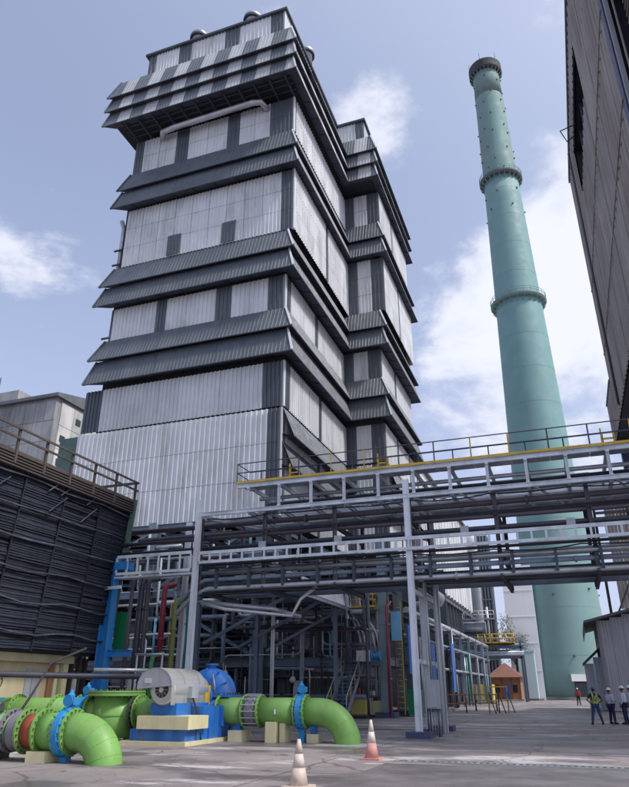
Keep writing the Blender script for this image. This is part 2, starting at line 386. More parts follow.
# ================================================================ boiler house
bh = thing('boiler_house', 'very tall boiler house with pale ribbed cladding and stacked dark sloping awnings', 'building', (-28, 60, 0))
def foot(x0, x1, y0, x2=None, yc=64., y1=79., d=0.):
    x2 = x1 + 4.3 if x2 is None else x2
    return [Vector((x0 - d, y0 - d, 0)), Vector((x1 + d, y0 - d, 0)), Vector((x1 + d, yc - d, 0)), Vector((x2 + d, yc - d, 0)), Vector((x2 + d, y1 + d, 0)), Vector((x0 - d, y1 + d, 0))]
def sides(poly):
    n = len(poly)
    for i in range(n):
        a, b = poly[i], poly[(i + 1) % n]; u = (b - a).normalized(); yield i, a, b, u, Vector((u.y, -u.x, 0)), (b - a).length
def core(poly, z0, z1, name, m):
    n = len(poly); g = MB()
    vs = [p + Z_ * z0 for p in poly] + [p + Z_ * z1 for p in poly]
    g.add(vs, [(i, (i + 1) % n, (i + 1) % n + n, i + n) for i in range(n)] + [tuple(range(n))[::-1], tuple(range(n, 2 * n))])
    return g.build(name, m, bh)
def cut(L_, w):                      # equal sheet widths
    n = max(1, round(L_ / w)); return [(L_ * i / n, L_ * (i + 1) / n) for i in range(n)]
def clad(poly, z0, z1, rows, spec, w=1.92, dep=.085, gap=.002, pitch=.42):
    """cladding sheets on each side; spec[side] = list of (from, to, 'D') dark stretches in metres along that side"""
    for i, a, b, u, nr, ln in sides(poly):
        if i > 4: continue
        marks = sorted(spec.get(i, []))
        segs = []; c = 0.
        for (s0, s1) in marks:
            s0, s1 = max(0, s0), min(ln, s1)
            if s0 > c + .05: segs += [(c + p, c + q, 'light_cladding') for p, q in cut(s0 - c, w)]
            segs.append((s0, s1, 'dark_cladding')); c = s1
        if ln > c + .05: segs += [(c + p, c + q, 'light_cladding') for p, q in cut(ln - c, w)]
        for (s0, s1, m) in segs:
            hs = cut(z1 - z0, (z1 - z0) / rows)
            for (h0, h1) in hs:
                MB().corr(a + nr * (.03 + .012 * random.random()) + Z_ * (z0 + h0 + .015), u, Z_, nr, (s0 + gap, s1 - gap), (s0 + gap, s1 - gap), h1 - h0 - .03, pitch, dep).build('cladding_panel', m, bh)
        # corner flashing on the right front corners
    for k in (1, 3):
        p = poly[k]
        MB().box(p.x - .16, p.x + .10, p.y - .10, p.y + .16, z0, z1).build('corner_flashing', 'white_flashing' if k == 1 else 'dark_cladding', bh)
def skirt(poly, d0, d1, z0, z1, stripes=False, only=None, name='awning', m='awning_cladding', soffit=True):
    """sloping ribbed awning round the building: d0 out at the bottom (z0), d1 at the top (z1)"""
    n = len(poly)
    S = list(sides(poly))
    for i, a, b, u, nr, ln in S:
        if i == 5 or (only is not None and i not in only): continue
        prev, nxt = S[i - 1], S[(i + 1) % n]
        def ext(corner, d):      # how far the offset edge runs past the corner (+ convex, - reentrant)
            if only is not None: return 0
            o = prev if corner == 0 else nxt
            cr = (o[3].cross(u) if corner == 0 else u.cross(o[3])).z
            return d if cr > 0 else -d
        sl = math.hypot(z1 - z0, d0 - d1); v = (Z_ * (z1 - z0) - nr * (d0 - d1)) / sl
        fn = (nr * (z1 - z0) + Z_ * (d0 - d1)).normalized()
        bot = (-ext(0, d0), ln + ext(1, d0)); top = (-ext(0, d1), ln + ext(1, d1))
        P = a + nr * d0 + Z_ * z0
        if stripes:
            lo, hi = min(bot[0], top[0]), max(bot[1], top[1]); k = lo; j = 0; wd = (1.75, 1.55)
            edges = []
            while k < hi - .3:
                e = min(hi, k + wd[j % 2]); 
                if hi - e < .5: e = hi
                edges.append((k, e, j % 2)); k = e; j += 1
            for (s0, s1, q) in edges:
                bb = (max(s0, bot[0]), min(s1, bot[1])); tt = (max(s0, top[0]), min(s1, top[1]))
                if tt[1] <= tt[0] + .05:      # wholly in the mitre
                    tt = ((top[0], top[0]) if s1 <= top[0] + .06 else (top[1], top[1]))
                if s0 < top[0] < s1: pass
                MB().corr(P, u, v, fn, bb, tt, sl, .36, .024).build('awning_sheet', 'awning_cladding' if q == 0 else 'crown_pale', bh)
        else:
            for (s0, s1) in cut(ln, 6.5):
                bb = (bot[0] if s0 == 0 else s0 + .012, bot[1] if abs(s1 - ln) < 1e-6 else s1 - .012)
                tt = (top[0] if s0 == 0 else s0 + .012, top[1] if abs(s1 - ln) < 1e-6 else s1 - .012)
                MB().corr(P, u, v, fn, bb, tt, sl, .36, .024).build(name + '_sheet', m, bh)
        # gutter lip, soffit
        q0, q1 = a + nr * d0 - u * -bot[0], a + nr * d0 + u * bot[1]
        MB().bar(q0 + Z_ * (z0 - .03), q1 + Z_ * (z0 - .03), .07, .09).build('eave_trim', 'soffit_steel', bh)
        if soffit:
            g = MB(); ii = .02
            w0, w1 = a - nr * ii, b - nr * ii
            g.add([q0 + Z_ * z0, q1 + Z_ * z0, w1 + Z_ * (z0 + .35), w0 + Z_ * (z0 + .35)], [(3, 2, 1, 0)]); g.build('awning_soffit', 'soffit_steel', bh)
            k = 1.2
            while k < ln and i < 4: MB().bar(a + u * k + nr * (d0 - .1) + Z_ * (z0 - .02), a + u * k + Z_ * (z0 + .30), .07, .10).build('awning_bracket', 'soffit_steel', bh); k += 2.4
        # white hip flashing at the front right corner of the awning
        e0 = a + u * bot[1] + nr * d0 + Z_ * z0; e1 = a + u * top[1] + nr * d1 + Z_ * z1
        if i in (0, 2) : MB().bar(e0 + nr * .03 + u * .03, e1 + nr * .03 + u * .03, .16, .16, fn).build('hip_flashing', 'white_flashing', bh)
        if i == 0 and only is None:
            e0 = a + u * bot[0] + nr * d0 + Z_ * z0; e1 = a + u * top[0] + nr * d1 + Z_ * z1
            MB().bar(e0 + nr * .03 - u * .03, e1 + nr * .03 - u * .03, .16, .16, fn).build('hip_flashing', 'awning_cladding', bh)
P0 = foot(-39.9, -19.8, 46.6); P1 = foot(-39.85, -19.75, 46.8); P2 = foot(-38.4, -19.85, 47); P3 = foot(-38.0, -19.1, 46.9); P4 = foot(-38.3, -19.3, 47)
K = foot(-38.5, -20.0, 47.25)
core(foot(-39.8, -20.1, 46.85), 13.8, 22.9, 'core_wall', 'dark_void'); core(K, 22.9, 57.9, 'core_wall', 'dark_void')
b2 = {2: [(0, 1.25), (2.9, 4.3)]}
clad(P0, 13.8, 22.8, 3, dep=.12, spec={0: [(18.9, 20.1)], 1: [(0, .5), (8.2, 8.9)], 3: [(5, 5.7), (11, 11.6)], **b2})
clad(P1, 23.0, 27.2, 1, dep=.11, spec={0: [(0, 1.9), (18.2, 20.1)], 1: [(0, 1.1), (8.4, 9.2)], 3: [(5, 5.7), (11, 11.6)], **b2})
clad(P2, 32.5, 36.0, 1, {0: [(0, .25), (5.2, 6.3), (11.6, 13.2), (16.9, 18.55)], 1: [(0, 1.1), (7.5, 8.4)], 3: [(6, 6.7)], **b2})
clad(P3, 40.9, 48.0, 3, {0: [(17.6, 18.9)], 1: [(9.0, 9.7)], 3: [(7, 7.6)], **b2}, gap=.012)
for x in (-32.7, -26.6):             # dark infill sheets low on the big pale field
    MB().corr((x, 46.76, 41.0), X_, Z_, -Y_, (0, 1.5), (0, 1.5), 2.4, .42, .06).build('infill_panel', 'dark_cladding', bh)
clad(P4, 53.1, 57.7, 2, {0: [(0, 1.1), (5.3, 6.8), (11.5, 12.9), (16.4, 19.0)], 1: [(0, .4)], 3: [(6, 6.6)], **b2}, gap=.012)
skirt(foot(-38.4, -19.85, 47), 1.2, .5, 27.55, 30.1); skirt(foot(-38.5, -19.85, 47), 1.05, .10, 30.05, 32.5)
skirt(foot(-38.6, -19.85, 47), 1.2, .5, 36.0, 38.4); skirt(foot(-38.6, -19.75, 47), 1.0, .10, 38.35, 40.9)
skirt(foot(-38.3, -19.5, 47), 1.2, .5, 48.0, 50.5); skirt(foot(-38.3, -19.5, 47), .95, .10, 50.45, 53.15)
skirt(P0, 1.05, .12, 17.6, 19.9, only=(1, 3)); skirt(P0, 1.15, .12, 20.2, 22.8, only=(1, 3))
# crown: overhanging louvre block
TB = foot(-39.6, -18.9, 44.8, x2=-15.2, yc=62.2, y1=79.5)
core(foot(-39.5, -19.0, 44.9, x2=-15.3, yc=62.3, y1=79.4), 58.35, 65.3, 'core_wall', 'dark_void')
skirt(TB, 1.0, .5, 57.95, 60.2, True); skirt(TB, 1.0, .5, 60.05, 62.3, True); skirt(TB, .98, .10, 62.15, 65.2, True)
TW = foot(-36.7, -19.8, 45.2, x2=-16.2, yc=62.8, y1=78.5)
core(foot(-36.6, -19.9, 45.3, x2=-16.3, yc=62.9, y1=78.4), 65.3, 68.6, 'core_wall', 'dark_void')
clad(TW, 65.35, 68.6, 1, {0: [(0, 1.0), (4.0, 5.6), (9.8, 11.6), (15.3, 16.9)], 1: [(2, 3.5), (8, 9.5)], 2: [(2.6, 3.6)], 3: [(6, 7)]})
n_ = len(TW); rp = foot(-36.7, -19.8, 45.2, x2=-16.2, yc=62.8, y1=78.5, d=.35)
g = MB(); g.add([p + Z_ * 68.6 for p in rp] + [p + Z_ * 68.9 for p in rp], [(i, (i + 1) % n_, (i + 1) % n_ + n_, i + n_) for i in range(n_)] + [tuple(range(n_))[::-1], tuple(range(n_, 2 * n_))])
roof = g.build('roof', 'soffit_steel', bh)
for k in range(12): MB().bar((-38 + k * 1.7, 44.3, 58.0), (-38 + k * 1.7, 47.2, 57.85), .12, .3).build('overhang_bracket', 'soffit_steel', bh)
for yy in (44.9, 45.6, 46.4): MB().bar((-38.6, yy, 58.1), (-18.8, yy, 58.1), .1, .12).build('overhang_purlin', 'soffit_steel', bh)
for (x, y) in ((-31.0, 46.3), (-24.2, 46.3), (-20.2, 52.5)):
    v_ = MB().lathe((x, y, 68.8), Z_, [(.8, 0), (.8, 1.5), (1.0, 1.55), (1.05, 2.1), (.85, 2.4), (.3, 2.5)], 20, True).build('roof_vent', 'galvanised', bh)
    MB().lathe((x, y, 68.8 + 1.5), Z_, [(1.08, 0), (1.08, .3)], 20).build('vent_band', 'soffit_steel', v_)
# exposed duct below the crown
MB().tube([(-34.6, 46.6, 56.9), (-34.2, 45.9, 57.0), (-32.8, 45.85, 57.15), (-23.5, 45.85, 57.3), (-22.6, 46.0, 57.2), (-22.2, 46.9, 56.9)], .32, 14).build('duct', 'insulation_jacket', bh)
g = MB()
for x in (-31, -28, -25.2): g.bar((x, 45.85, 57.6), (x, 45.85, 58.1), .08, .08)
g.build('duct_hanger', 'soffit_steel', bh)
# drain pipes and side box on the left flank
MB().tube([(-39.0, 48.2, 33), (-39.0, 48.2, 36)], .22, 10).build('drain_pipe', 'galvanised', bh)
MB().tube([(-38.9, 47.6, 41), (-38.9, 47.6, 46.5), (-39.3, 47.6, 47.6)], .24, 10).build('drain_pipe', 'galvanised', bh)
MB().box(-43.6, -40.0, 48.5, 53, 0, 23.6).build('side_duct', 'green_board', bh)
for zz in (33.0, 41.6, 43.4): MB().box(-39.4, -38.4, 47.1, 47.25, zz, zz + .15).build('pipe_clip', 'soffit_steel', bh)

# open steelwork under the cladding
sf = thing('boiler_steelwork', 'open grey-green steel frame carrying the boiler house, crowded with beams and braces', 'steelwork', (-25, 46, 0))
colx = (-38.8, -29.7, -20.3, -11.5); rows_ = (45.0, 49.2, 56.0, 64.0, 73.0)
for j, y in enumerate(rows_):
    for x in colx:
        if x > -12 and j > 1: continue
        top = 13.6 if x < -12 else 11.0
        w = .95 if j == 0 and -21 < x < -20 else .75
        if x > -12: w = .62
        c_ = MB().ibeam((x, y, .3), (x, y, top), w, w * .9, .05, up=(0, 1, 0)).build('column', 'grey_green_steel', sf)
        MB().box(x - .62, x + .62, y - .62, y + .62, 0, .32).build('base_plate', 'navy_rail', c_)
        if j < 2:
            for zz in (2.2, 5.5, 8.6): MB().box(x - w * .54, x + w * .54, y - w * .54, y + w * .54, zz, zz + .07).build('stiffener', 'grey_green_steel', c_)
for z in (3.3, 8.2, 13.2):
    for j, y in enumerate(rows_):
        for a, b in zip(colx[:-1], colx[1:]):
            if b > -12 and (z > 12 or j > 1): continue
            MB().ibeam((a + .3, y, z), (b - .3, y, z), .55, .3, .03).build('beam', 'blue_grey_steel', sf)
    for x in colx:
        if z > 12 and x > -12: continue
        for a, b in zip(rows_[:-1], rows_[1:]):
            if x > -12 and a > 46: continue
            MB().ibeam((x, a + .35, z), (x, b - .35, z), .5, .28, .03).build('beam', 'blue_grey_steel', sf)
for (a, b, y) in ((-29.3, -20.7, 45.05), (-38.4, -30.1, 45.05), (-29.3, -20.7, 56.05)):
    MB().bar((a, y, 8.5), (b, y, 12.9), .22, .22).build('brace', 'blue_grey_steel', sf)
    MB().bar((b, y + .2, 3.6), (a, y + .2, 8.0), .22, .22).build('brace', 'blue_grey_steel', sf)
for (x0, x1, y0, y1, z) in ((-29.5, -20.6, 45.3, 56, 3.62), (-38.5, -29.9, 45.3, 56, 8.5), (-20, -13, 49.5, 64, 8.5), (-29.5, -20.6, 45.5, 73, 8.5)):
    MB().box(x0, x1, y0, y1, z, z + .06).build('floor_plate', 'soffit_steel', sf)
for x in (-36.5, -34, -31.5, -27.5, -25, -22.8): MB().ibeam((x, 45.2, 13.0), (x, 73, 13.0), .4, .22, .025).build('joist', 'soffit_steel', sf)
MB().box(-38.5, -12, 73.6, 73.75, 0, 13.4).build('rear_wall', 'soffit_steel', sf)  # closes the back; shade of the interior is put into its dark colour
MB().box(-39.75, -39.6, 46.9, 73.5, 0, 13.6).build('side_wall', 'soffit_steel', sf)
for k in range(8): MB().ibeam((-39.45, 47.5 + k * 3.4, .1), (-39.45, 47.5 + k * 3.4, 13.4), .3, .25, .03, (1, 0, 0)).build('wall_stud', 'blue_grey_steel', sf)
for zz in (3, 6, 9, 12): MB().bar((-39.4, 47, zz), (-39.4, 73, zz), .15, .2).build('wall_girt', 'blue_grey_steel', sf)
# walkway rails on the frame
def rail(parent, pts, h=1.05, m='navy_rail', pm='navy_rail', step=1.5, r=.025, mids=1, toe=None):
    P_ = [Vector(p) for p in pts]
    for k in range(mids + 1):
        hh = h * (1 - k / (mids + 1))
        MB().tube([p + Z_ * hh for p in P_], r, 6).build('rail', m, parent)
    for a, b in zip(P_[:-1], P_[1:]):
        n = max(1, round((b - a).length / step))
        for i in range(n + (1 if b is P_[-1] else 0)):
            p = a.lerp(b, i / n); MB().tube([p, p + Z_ * (h + .01)], r * 1.15, 6).build('post', pm if isinstance(pm, str) else random.choice(pm), parent)
    if toe:
        for a, b in zip(P_[:-1], P_[1:]): MB().bar(a + Z_ * .06, b + Z_ * .06, .012, .11).build('toe_board', toe, parent)
rail(sf, [(-29.4, 44.7, 3.6), (-20.9, 44.7, 3.6)]); rail(sf, [(-38, 45.2, 8.55), (-30, 45.2, 8.55)]); rail(sf, [(-19.8, 49.3, 8.55), (-12, 49.3, 8.55)])
MB().box(-29.5, -20.6, 44.5, 45.3, 3.55, 3.61).build('floor_plate', 'soffit_steel', sf)

# equipment standing in the frame
def vessel(x, y, r, z0, z1, m, label, cat='vessel', name='process_vessel', legs=True):
    t = thing(name, label, cat, (x, y, 0))
    MB().lathe((x, y, z0), Z_, [(r * .25, -r * .55), (r * .6, -r * .38), (r * .9, -.15 * r), (r, 0), (r, z1 - z0), (r * .9, z1 - z0 + .15 * r), (r * .6, z1 - z0 + .38 * r), (r * .2, z1 - z0 + .5 * r)], 22, True).build('shell', m, t)
    for zz in (z0 + .3, (z0 + z1) / 2, z1 - .3): MB().lathe((x, y, zz), Z_, [(r + .03, 0), (r + .03, .1)], 22).build('band', 'galvanised', t)
    if legs:
        for k in range(4):
            a = math.pi / 4 + k * math.pi / 2; MB().bar((x + r * .8 * math.cos(a), y + r * .8 * math.sin(a), 0), (x + r * .85 * math.cos(a), y + r * .85 * math.sin(a), z0 + .3), .16, .16).build('leg', 'blue_grey_steel', t)
    return t
vessel(-34.5, 50.5, 1.5, 2.2, 6.4, 'grey_cabinet', 'grey domed vessel in the frame left of the big corner column')
vessel(-25.2, 52.5, 1.7, 1.9, 2.6, 'blue_grey_steel', 'squat dark vessel on the ground floor of the steel frame')
vessel(-16.2, 58, 1.6, 2.4, 6.6, 'grey_cabinet', 'grey domed vessel behind the stair in the right bay')
for i, (x0, x1, y0, y1, z0, z1) in enumerate(((-37, -31, 53, 59, 9.2, 13), (-28, -22.5, 49, 55, 9, 12.6), (-27.8, -23, 58, 64, 4, 8))):
    t = thing('coal_hopper', ('dark tapering hopper high in the left bay of the frame', 'dark tapering hopper high in the middle bay of the frame', 'dark tapering hopper deep inside the middle bay of the frame')[i], 'hopper', (x0, y0, z0))
    cx, cy = (x0 + x1) / 2, (y0 + y1) / 2; zm = (z0 + z1) / 2
    g = MB(); vs = [(x0, y0, z1), (x1, y0, z1), (x1, y1, z1), (x0, y1, z1), (x0, y0, zm), (x1, y0, zm), (x1, y1, zm), (x0, y1, zm)] + [(cx + sx_ * .5, cy + sy_ * .5, z0 - .6) for sx_, sy_ in ((-1, -1), (1, -1), (1, 1), (-1, 1))]
    g.add(vs, [(0, 4, 5, 1), (1, 5, 6, 2), (2, 6, 7, 3), (3, 7, 4, 0), (4, 8, 9, 5), (5, 9, 10, 6), (6, 10, 11, 7), (7, 11, 8, 4), (0, 1, 2, 3), (11, 10, 9, 8)]); g.build('body', 'blue_grey_steel', t)
    for zz in (zm, z1 - .3):
        MB().box(x0 - .08, x1 + .08, y0 - .08, y1 + .08, zz, zz + .14).build('stiffener', 'soffit_steel', t)
# crowded small-bore piping in the frame: every run a pipe of its own
pw = thing('process_pipework', 'crowded small pipes winding through the open steel frame under the boiler house', 'pipework', (-26, 47, 0))
pm = ['galvanised', 'dark_pipe', 'purple_brown_pipe', 'blue_grey_steel', 'insulation_jacket', 'dark_pipe', 'grey_cabinet']
pm2 = pm + ['galvanised', 'grey_cabinet', 'insulation_jacket', 'light_blue_panel', 'white_paint', 'purple_brown_pipe'] + ['blue_grey_steel'] * 3 + ['dark_pipe'] * 4
rr = random.Random(11)
for i in range(290):
    x = rr.uniform(-38.5, -12.5); y = rr.uniform(43.2, 51) if i % 3 else rr.uniform(43.0, 44.4); z = rr.choice((1.2, 2.4, 2.9, 4.2, 5.2, 6.3, 7.3, 9.2, 10.4, 11.6, 12.4)); 
    if x > -20: z = min(z, 8)
    p = [Vector((x, y, z))]; d = rr.choice(('x', 'z', 'y', 'z', 'x'))
    for s_ in range(rr.randint(1, 4)):
        q = p[-1].copy()
        if d == 'x': q.x = max(-38.6, min(-12.3, q.x + rr.choice((-1, 1)) * rr.uniform(2, 8)))
        elif d == 'y': q.y = max(43, min(54, q.y + rr.choice((-1, 1)) * rr.uniform(1, 4)))
        else: q.z = max(.15, min(12.8 if q.x < -20 else 8.0, q.z + rr.choice((-1, -1, 1)) * rr.uniform(1.5, 5)))
        if (q - p[-1]).length > .8: p.append(q)
        d = rr.choice([k for k in 'xyz' if k != d])
    if len(p) < 2: continue
    path = [p[0]]
    for k in range(1, len(p) - 1):
        a = (p[k - 1] - p[k]).normalized(); b = (p[k + 1] - p[k]).normalized(); path += [p[k] + a * .3, p[k] + a * .09 + b * .09, p[k] + b * .3]
    path.append(p[-1])
    MB().tube(path, (.035 if i % 37 == 5 or i % 41 == 7 else rr.choice((.04, .05, .06, .08, .10, .15))), 8).build('pipe', 'yellow_paint' if i % 37 == 5 else ('pipe_red' if i % 41 == 7 else rr.choice(pm2)), pw)
# slanted bundle of conduits right of the canopy
for k in range(5):
    MB().tube([(-14.2 + k * .22, 45.4, 7.6), (-14.0 + k * .22, 45.2, 6.6), (-13.2 + k * .3, 44.9, 5.0), (-12.9 + k * .3, 44.8, 3.6)], .09, 8).build('conduit', rr.choice(('insulation_jacket', 'galvanised', 'blue_grey_steel')), pw)
# little round white lamps hung in the frame
lampm = MB().lathe((0, 0, 0), Z_, [(.03, .55), (.03, .2), (.1, .2), (.17, .1), (.2, 0), (.17, -.12), (.08, -.19)], 14, True)
lm = mesh(lampm, 'lamp_globe')
for i, (x, y, z, wh) in enumerate(((-22.6, 44.4, 2.6, 'left of the big corner column'), (-17.6, 44.3, 2.2, 'right of the big corner column'), (-31.6, 44.5, 6.4, 'high behind the red pipe'))):
    t = bpy.data.objects.new('globe_lamp', lm); COL.objects.link(t); t.location = (x, y, z); tag(t, 'small round white lamp hung ' + wh, 'lamp', 'globe lamps in the steel frame')

# canopy with pale sheeting along the right of the frame
cp = thing('walkway_canopy', 'narrow canopy with sunlit pale sheeting below the pipe bridge', 'canopy', (-14.5, 38, 0))
for k in range(5):
    y0 = 33.3 + k * 2.2
    MB().corr((-13.5, y0, 6.5), Y_, Vector((-.25, 0, 1)).normalized(), Vector((1, 0, .25)).normalized(), (.02, 2.18), (.02, 2.18), .95, .27, .03).build('sheet', 'white_flashing', cp)
MB().ibeam((-13.45, 33, 6.42), (-13.45, 44.6, 6.42), .22, .12).build('eave_beam', 'galvanised', cp)
MB().box(-20, -13.8, 33.2, 44.4, 7.3, 7.4).build('roof', 'soffit_steel', cp)
for y in (34.2, 38.4, 42.6):
    MB().bar((-13.6, y, 6.35), (-18.8, y, 3.9), .16, .16).build('bracket', 'blue_grey_steel', cp)
    MB().ibeam((-13.6, y, 7.0), (-20, y, 7.0), .25, .15).build('rafter', 'blue_grey_steel', cp)
MB().ibeam((-14.0, 42.4, 0), (-14.0, 42.4, 6.4), .24, .22, .02, (0, 1, 0)).build('post', 'blue_grey_steel', cp)
MB().ibeam((-19.4, 34.5, 0), (-19.4, 34.5, 7.0), .26, .24, .02, (0, 1, 0)).build('post', 'blue_grey_steel', cp)
MB().ibeam((-19.4, 42.4, 0), (-19.4, 42.4, 7.0), .26, .24, .02, (0, 1, 0)).build('post', 'blue_grey_steel', cp)
wp = MB().tube([(-17.25, 40, .1), (-17.25, 40, 6.9)], .12, 10).build('downpipe', 'white_paint'); tag(wp, 'slim white vertical pipe beside the big corner column', 'pipe')

# stair with yellow handrails and a sign plate
st = thing('steel_stair', 'dark steel stair with yellow handrails climbing into the frame', 'stair', (-13.4, 42, 0))
for i in range(15):
    MB().box(-14.0, -12.9, 40.8 + i * .28, 41.1 + i * .28, .22 * (i + 1) - .04, .22 * (i + 1)).build('tread', 'blue_grey_steel', st)
for x in (-14.05, -12.85):
    MB().bar((x, 40.7, .1), (x, 45.0, 3.45), .06, .26).build('stringer', 'blue_grey_steel', st)
    MB().tube([(x, 40.8, .2), (x, 40.8, 1.2), (x, 45.0, 4.4)], .03, 6).build('handrail', 'galvanised', st)
    for i in range(4): MB().tube([(x, 41.6 + i * 1.0, .9 + i * .78), (x, 41.6 + i * 1.0, 1.8 + i * .78)], .025, 6).build('baluster', 'yellow_paint', st)
pf = thing('access_platform', 'small raised platform with bright yellow railing beside the tall grey columns', 'platform', (-13, 46, 7))
MB().box(-14.3, -11.9, 44.2, 48.6, 6.55, 6.68).build('deck', 'yellow_paint', pf)
rail(pf, [(-14.2, 48.5, 6.68), (-14.2, 44.25, 6.68), (-12.0, 44.25, 6.68), (-12.0, 48.5, 6.68)], 1.1, 'yellow_paint', 'yellow_paint', .9, .035, 2)
for y in (44.4, 48.3): MB().bar((-14.1, y, 6.5), (-11.6, y, 6.5), .12, .2).build('bearer', 'blue_grey_steel', pf)
sg = MB().box(-13.1, -12.2, 43.9, 43.96, 3.25, 3.9).build('notice_board', 'white_paint'); tag(sg, 'blank pale notice board fixed above the foot of the steel stair', 'board')
bv = thing('small_blue_valve', 'small blue valve beside the pale notice board', 'valve', (-12, 44, 3.3))
MB().lathe((-12.15, 44.1, 3.55), X_, [(.16, 0), (.3, .02), (.3, .08), (.17, .1), (.17, .5), (.3, .52), (.3, .6), (.16, .62)], 14).build('body', 'valve_blue', bv)
ld = thing('caged_ladder', 'yellow rung ladder with red riser between the two grey columns', 'ladder', (-11.2, 47, 0))
for x in (-11.35, -10.85): MB().bar((x, 47.2, .1), (x, 47.2, 7.2), .06, .06).build('side_rail', 'yellow_paint' if x > -11 else 'pipe_red', ld)
for i in range(20): MB().tube([(-11.35, 47.2, .5 + i * .33), (-10.85, 47.2, .5 + i * .33)], .022, 6).build('rung', 'yellow_paint', ld)
rp_ = MB().tube([(-11.15, 44.45, .1), (-11.15, 44.45, 6.6), (-11.15, 45.6, 7.0)], .09, 8).build('riser_pipe', 'pipe_red'); tag(rp_, 'thin red riser pipe strapped to the front grey column', 'pipe')
lb = MB().box(-11.0, -10.35, 44.9, 44.95, 4.5, 6.3).build('hanging_sheet', 'light_blue_panel'); tag(lb, 'light blue sheet hung between the two grey columns', 'sheet')
gb = MB().box(-10.75, -9.9, 47.6, 48.4, .1, 1.5).build('bin', 'bright_green'); 
ORG[gb.name] = Vector(); MB().box(-10.8, -9.85, 47.55, 48.45, 1.5, 1.6).build('lid', 'bright_green', gb); tag(gb, 'green bin standing by the rear grey column', 'bin')
for i, (x, y, s_, m, nm) in enumerate(((-13.0, 44.0, .9, 'yellow_tank', 'yellow'), (-12.3, 45.6, .8, 'cream_concrete', 'cream'), (-18.2, 43.8, .7, 'cream_concrete', 'cream'))):
    t = thing('equipment_skid', ('yellow skid-mounted unit at the foot of the steel stair', 'cream skid-mounted unit tucked behind the front grey column', 'cream skid-mounted unit behind the blue valve')[i], 'skid', (x, y, 0))
    MB().box(x - s_ * .6, x + s_ * .6, y - .5, y + .5, 0, .15).build('base', 'soffit_steel', t)
    MB().box(x - s_ * .5, x + s_ * .5, y - .4, y + .4, .15, s_ * 1.2).build('housing', m, t)
    MB().lathe((x, y, s_ * 1.2), Z_, [(.25, 0), (.25, .2), (.1, .3), (.1, .6)], 12).build('motor', 'pipe_red' if i == 0 else 'motor_dark', t)

# ================================================================ pipe bridge
pb = thing('pipe_bridge', 'pale grey steel pipe bridge with yellow-edged walkway and railing on top', 'bridge', (-6, 29, 0))
GX0, GX1, GF, GB = -13.6, 14.0, 27.0, 31.9
for y in (GF, GB):
    if y == GF:
        c_ = MB().ibeam((-5.72, y, .18), (-5.72, y, 9.75), .24, .2, .02, (1, 0, 0)).build('column', 'column_white', pb)
    else:
        c_ = MB().ibeam((-5.66, y, .18), (-5.66, y, 8.9), .24, .2, .02, (1, 0, 0)).build('column', 'gantry_paint', pb)
    MB().box(-6.15, -5.25, y - .42, y + .42, 0, .2).build('base_plate', 'navy_rail', c_)
c_ = MB().ibeam((-5.70, 28.9, .18), (-5.70, 28.9, 8.9), .22, .18, .02, (1, 0, 0)).build('column', 'gantry_paint', pb); MB().box(-6.05, -5.35, 28.55, 29.25, 0, .2).build('base_plate', 'navy_rail', c_)
MB().ibeam((-5.35, 30.4, 0), (-5.35, 30.4, 8.8), .2, .18, .016, (1, 0, 0)).build('riser', 'gantry_paint', pb)
for q, (y, z, dz, m) in enumerate(((27.1, 6.62, .10, 'black_rubber'), (27.25, 5.56, .09, 'black_rubber'), (27.2, 8.86, .08, 'black_rubber'))):
    pts = []
    for k in range(9):
        for u in range(4): pts.append((-15.2 + (k + u / 4) * 3.2, y, z - dz * math.sin(math.pi * u / 4) * (1 + .4 * math.sin(k * 2.1 + q))))
    MB().tube(pts, .028, 6).build('cable', m, pb)
MB().tube([(-5.3, 29.7, 0), (-5.3, 29.7, 5.6)], .07, 8).build('riser', 'gantry_paint', pb)
for zz in (2.6, 5.2): MB().bar((-5.68, GF + .2, zz), (-5.66, GB - .2, zz), .12, .16).build('tie', 'gantry_paint', pb)
c_ = MB().ibeam((-15.5, GF, 0), (-15.5, GF, 9.75), .24, .2, .02, (1, 0, 0)).build('column', 'column_white', pb)
c_ = MB().ibeam((-18.65, 31.5, 0), (-18.65, 31.5, 9.9), .26, .22, .02, (1, 0, 0)).build('column', 'column_white', pb)
for x, y in ((8.5, GF), (8.5, GB)):
    MB().ibeam((x, y, 0), (x, y, 9.0), .34, .32, .025, (1, 0, 0)).build('column', 'column_white', pb)
vx = [-13.03 + 1.53 * i for i in range(18)]
for y in (GF, GB):
    MB().ibeam((GX0, y, 10.19), (GX1, y, 10.19), .17, .11, .014).build('top_chord', 'gantry_paint', pb)
    MB().ibeam((GX0 - (1.9 if y == GF else 0), y, 9.03), (GX1, y, 9.03), .18, .12, .016).build('bottom_chord', 'gantry_paint', pb)
    vm = mesh(MB().ibeam((0, 0, 0), (0, 0, .97), .12, .10, .012, (1, 0, 0)), 'gantry_paint')
    for x in vx: piece('vertical', vm, None, pb, (x, y, 9.14))
gus = mesh(MB().add([(-.1, -.006, 0), (.1, -.006, 0), (.05, -.006, .09), (-.05, -.006, .09), (-.1, .006, 0), (.1, .006, 0), (.05, .006, .09), (-.05, .006, .09)], [(0, 1, 2, 3), (7, 6, 5, 4), (0, 4, 5, 1), (1, 5, 6, 2), (2, 6, 7, 3), (3, 7, 4, 0)]), 'gantry_paint')
for x in vx: piece('gusset', gus, None, pb, (x, GF - .07, 9.10)); piece('gusset', gus, None, pb, (x, GF - .07, 10.12), (math.pi, 0, 0))
cbm = mesh(MB().ibeam((0, GF + .09, 0), (0, GB - .09, 0), .16, .12, .014), 'gantry_paint')
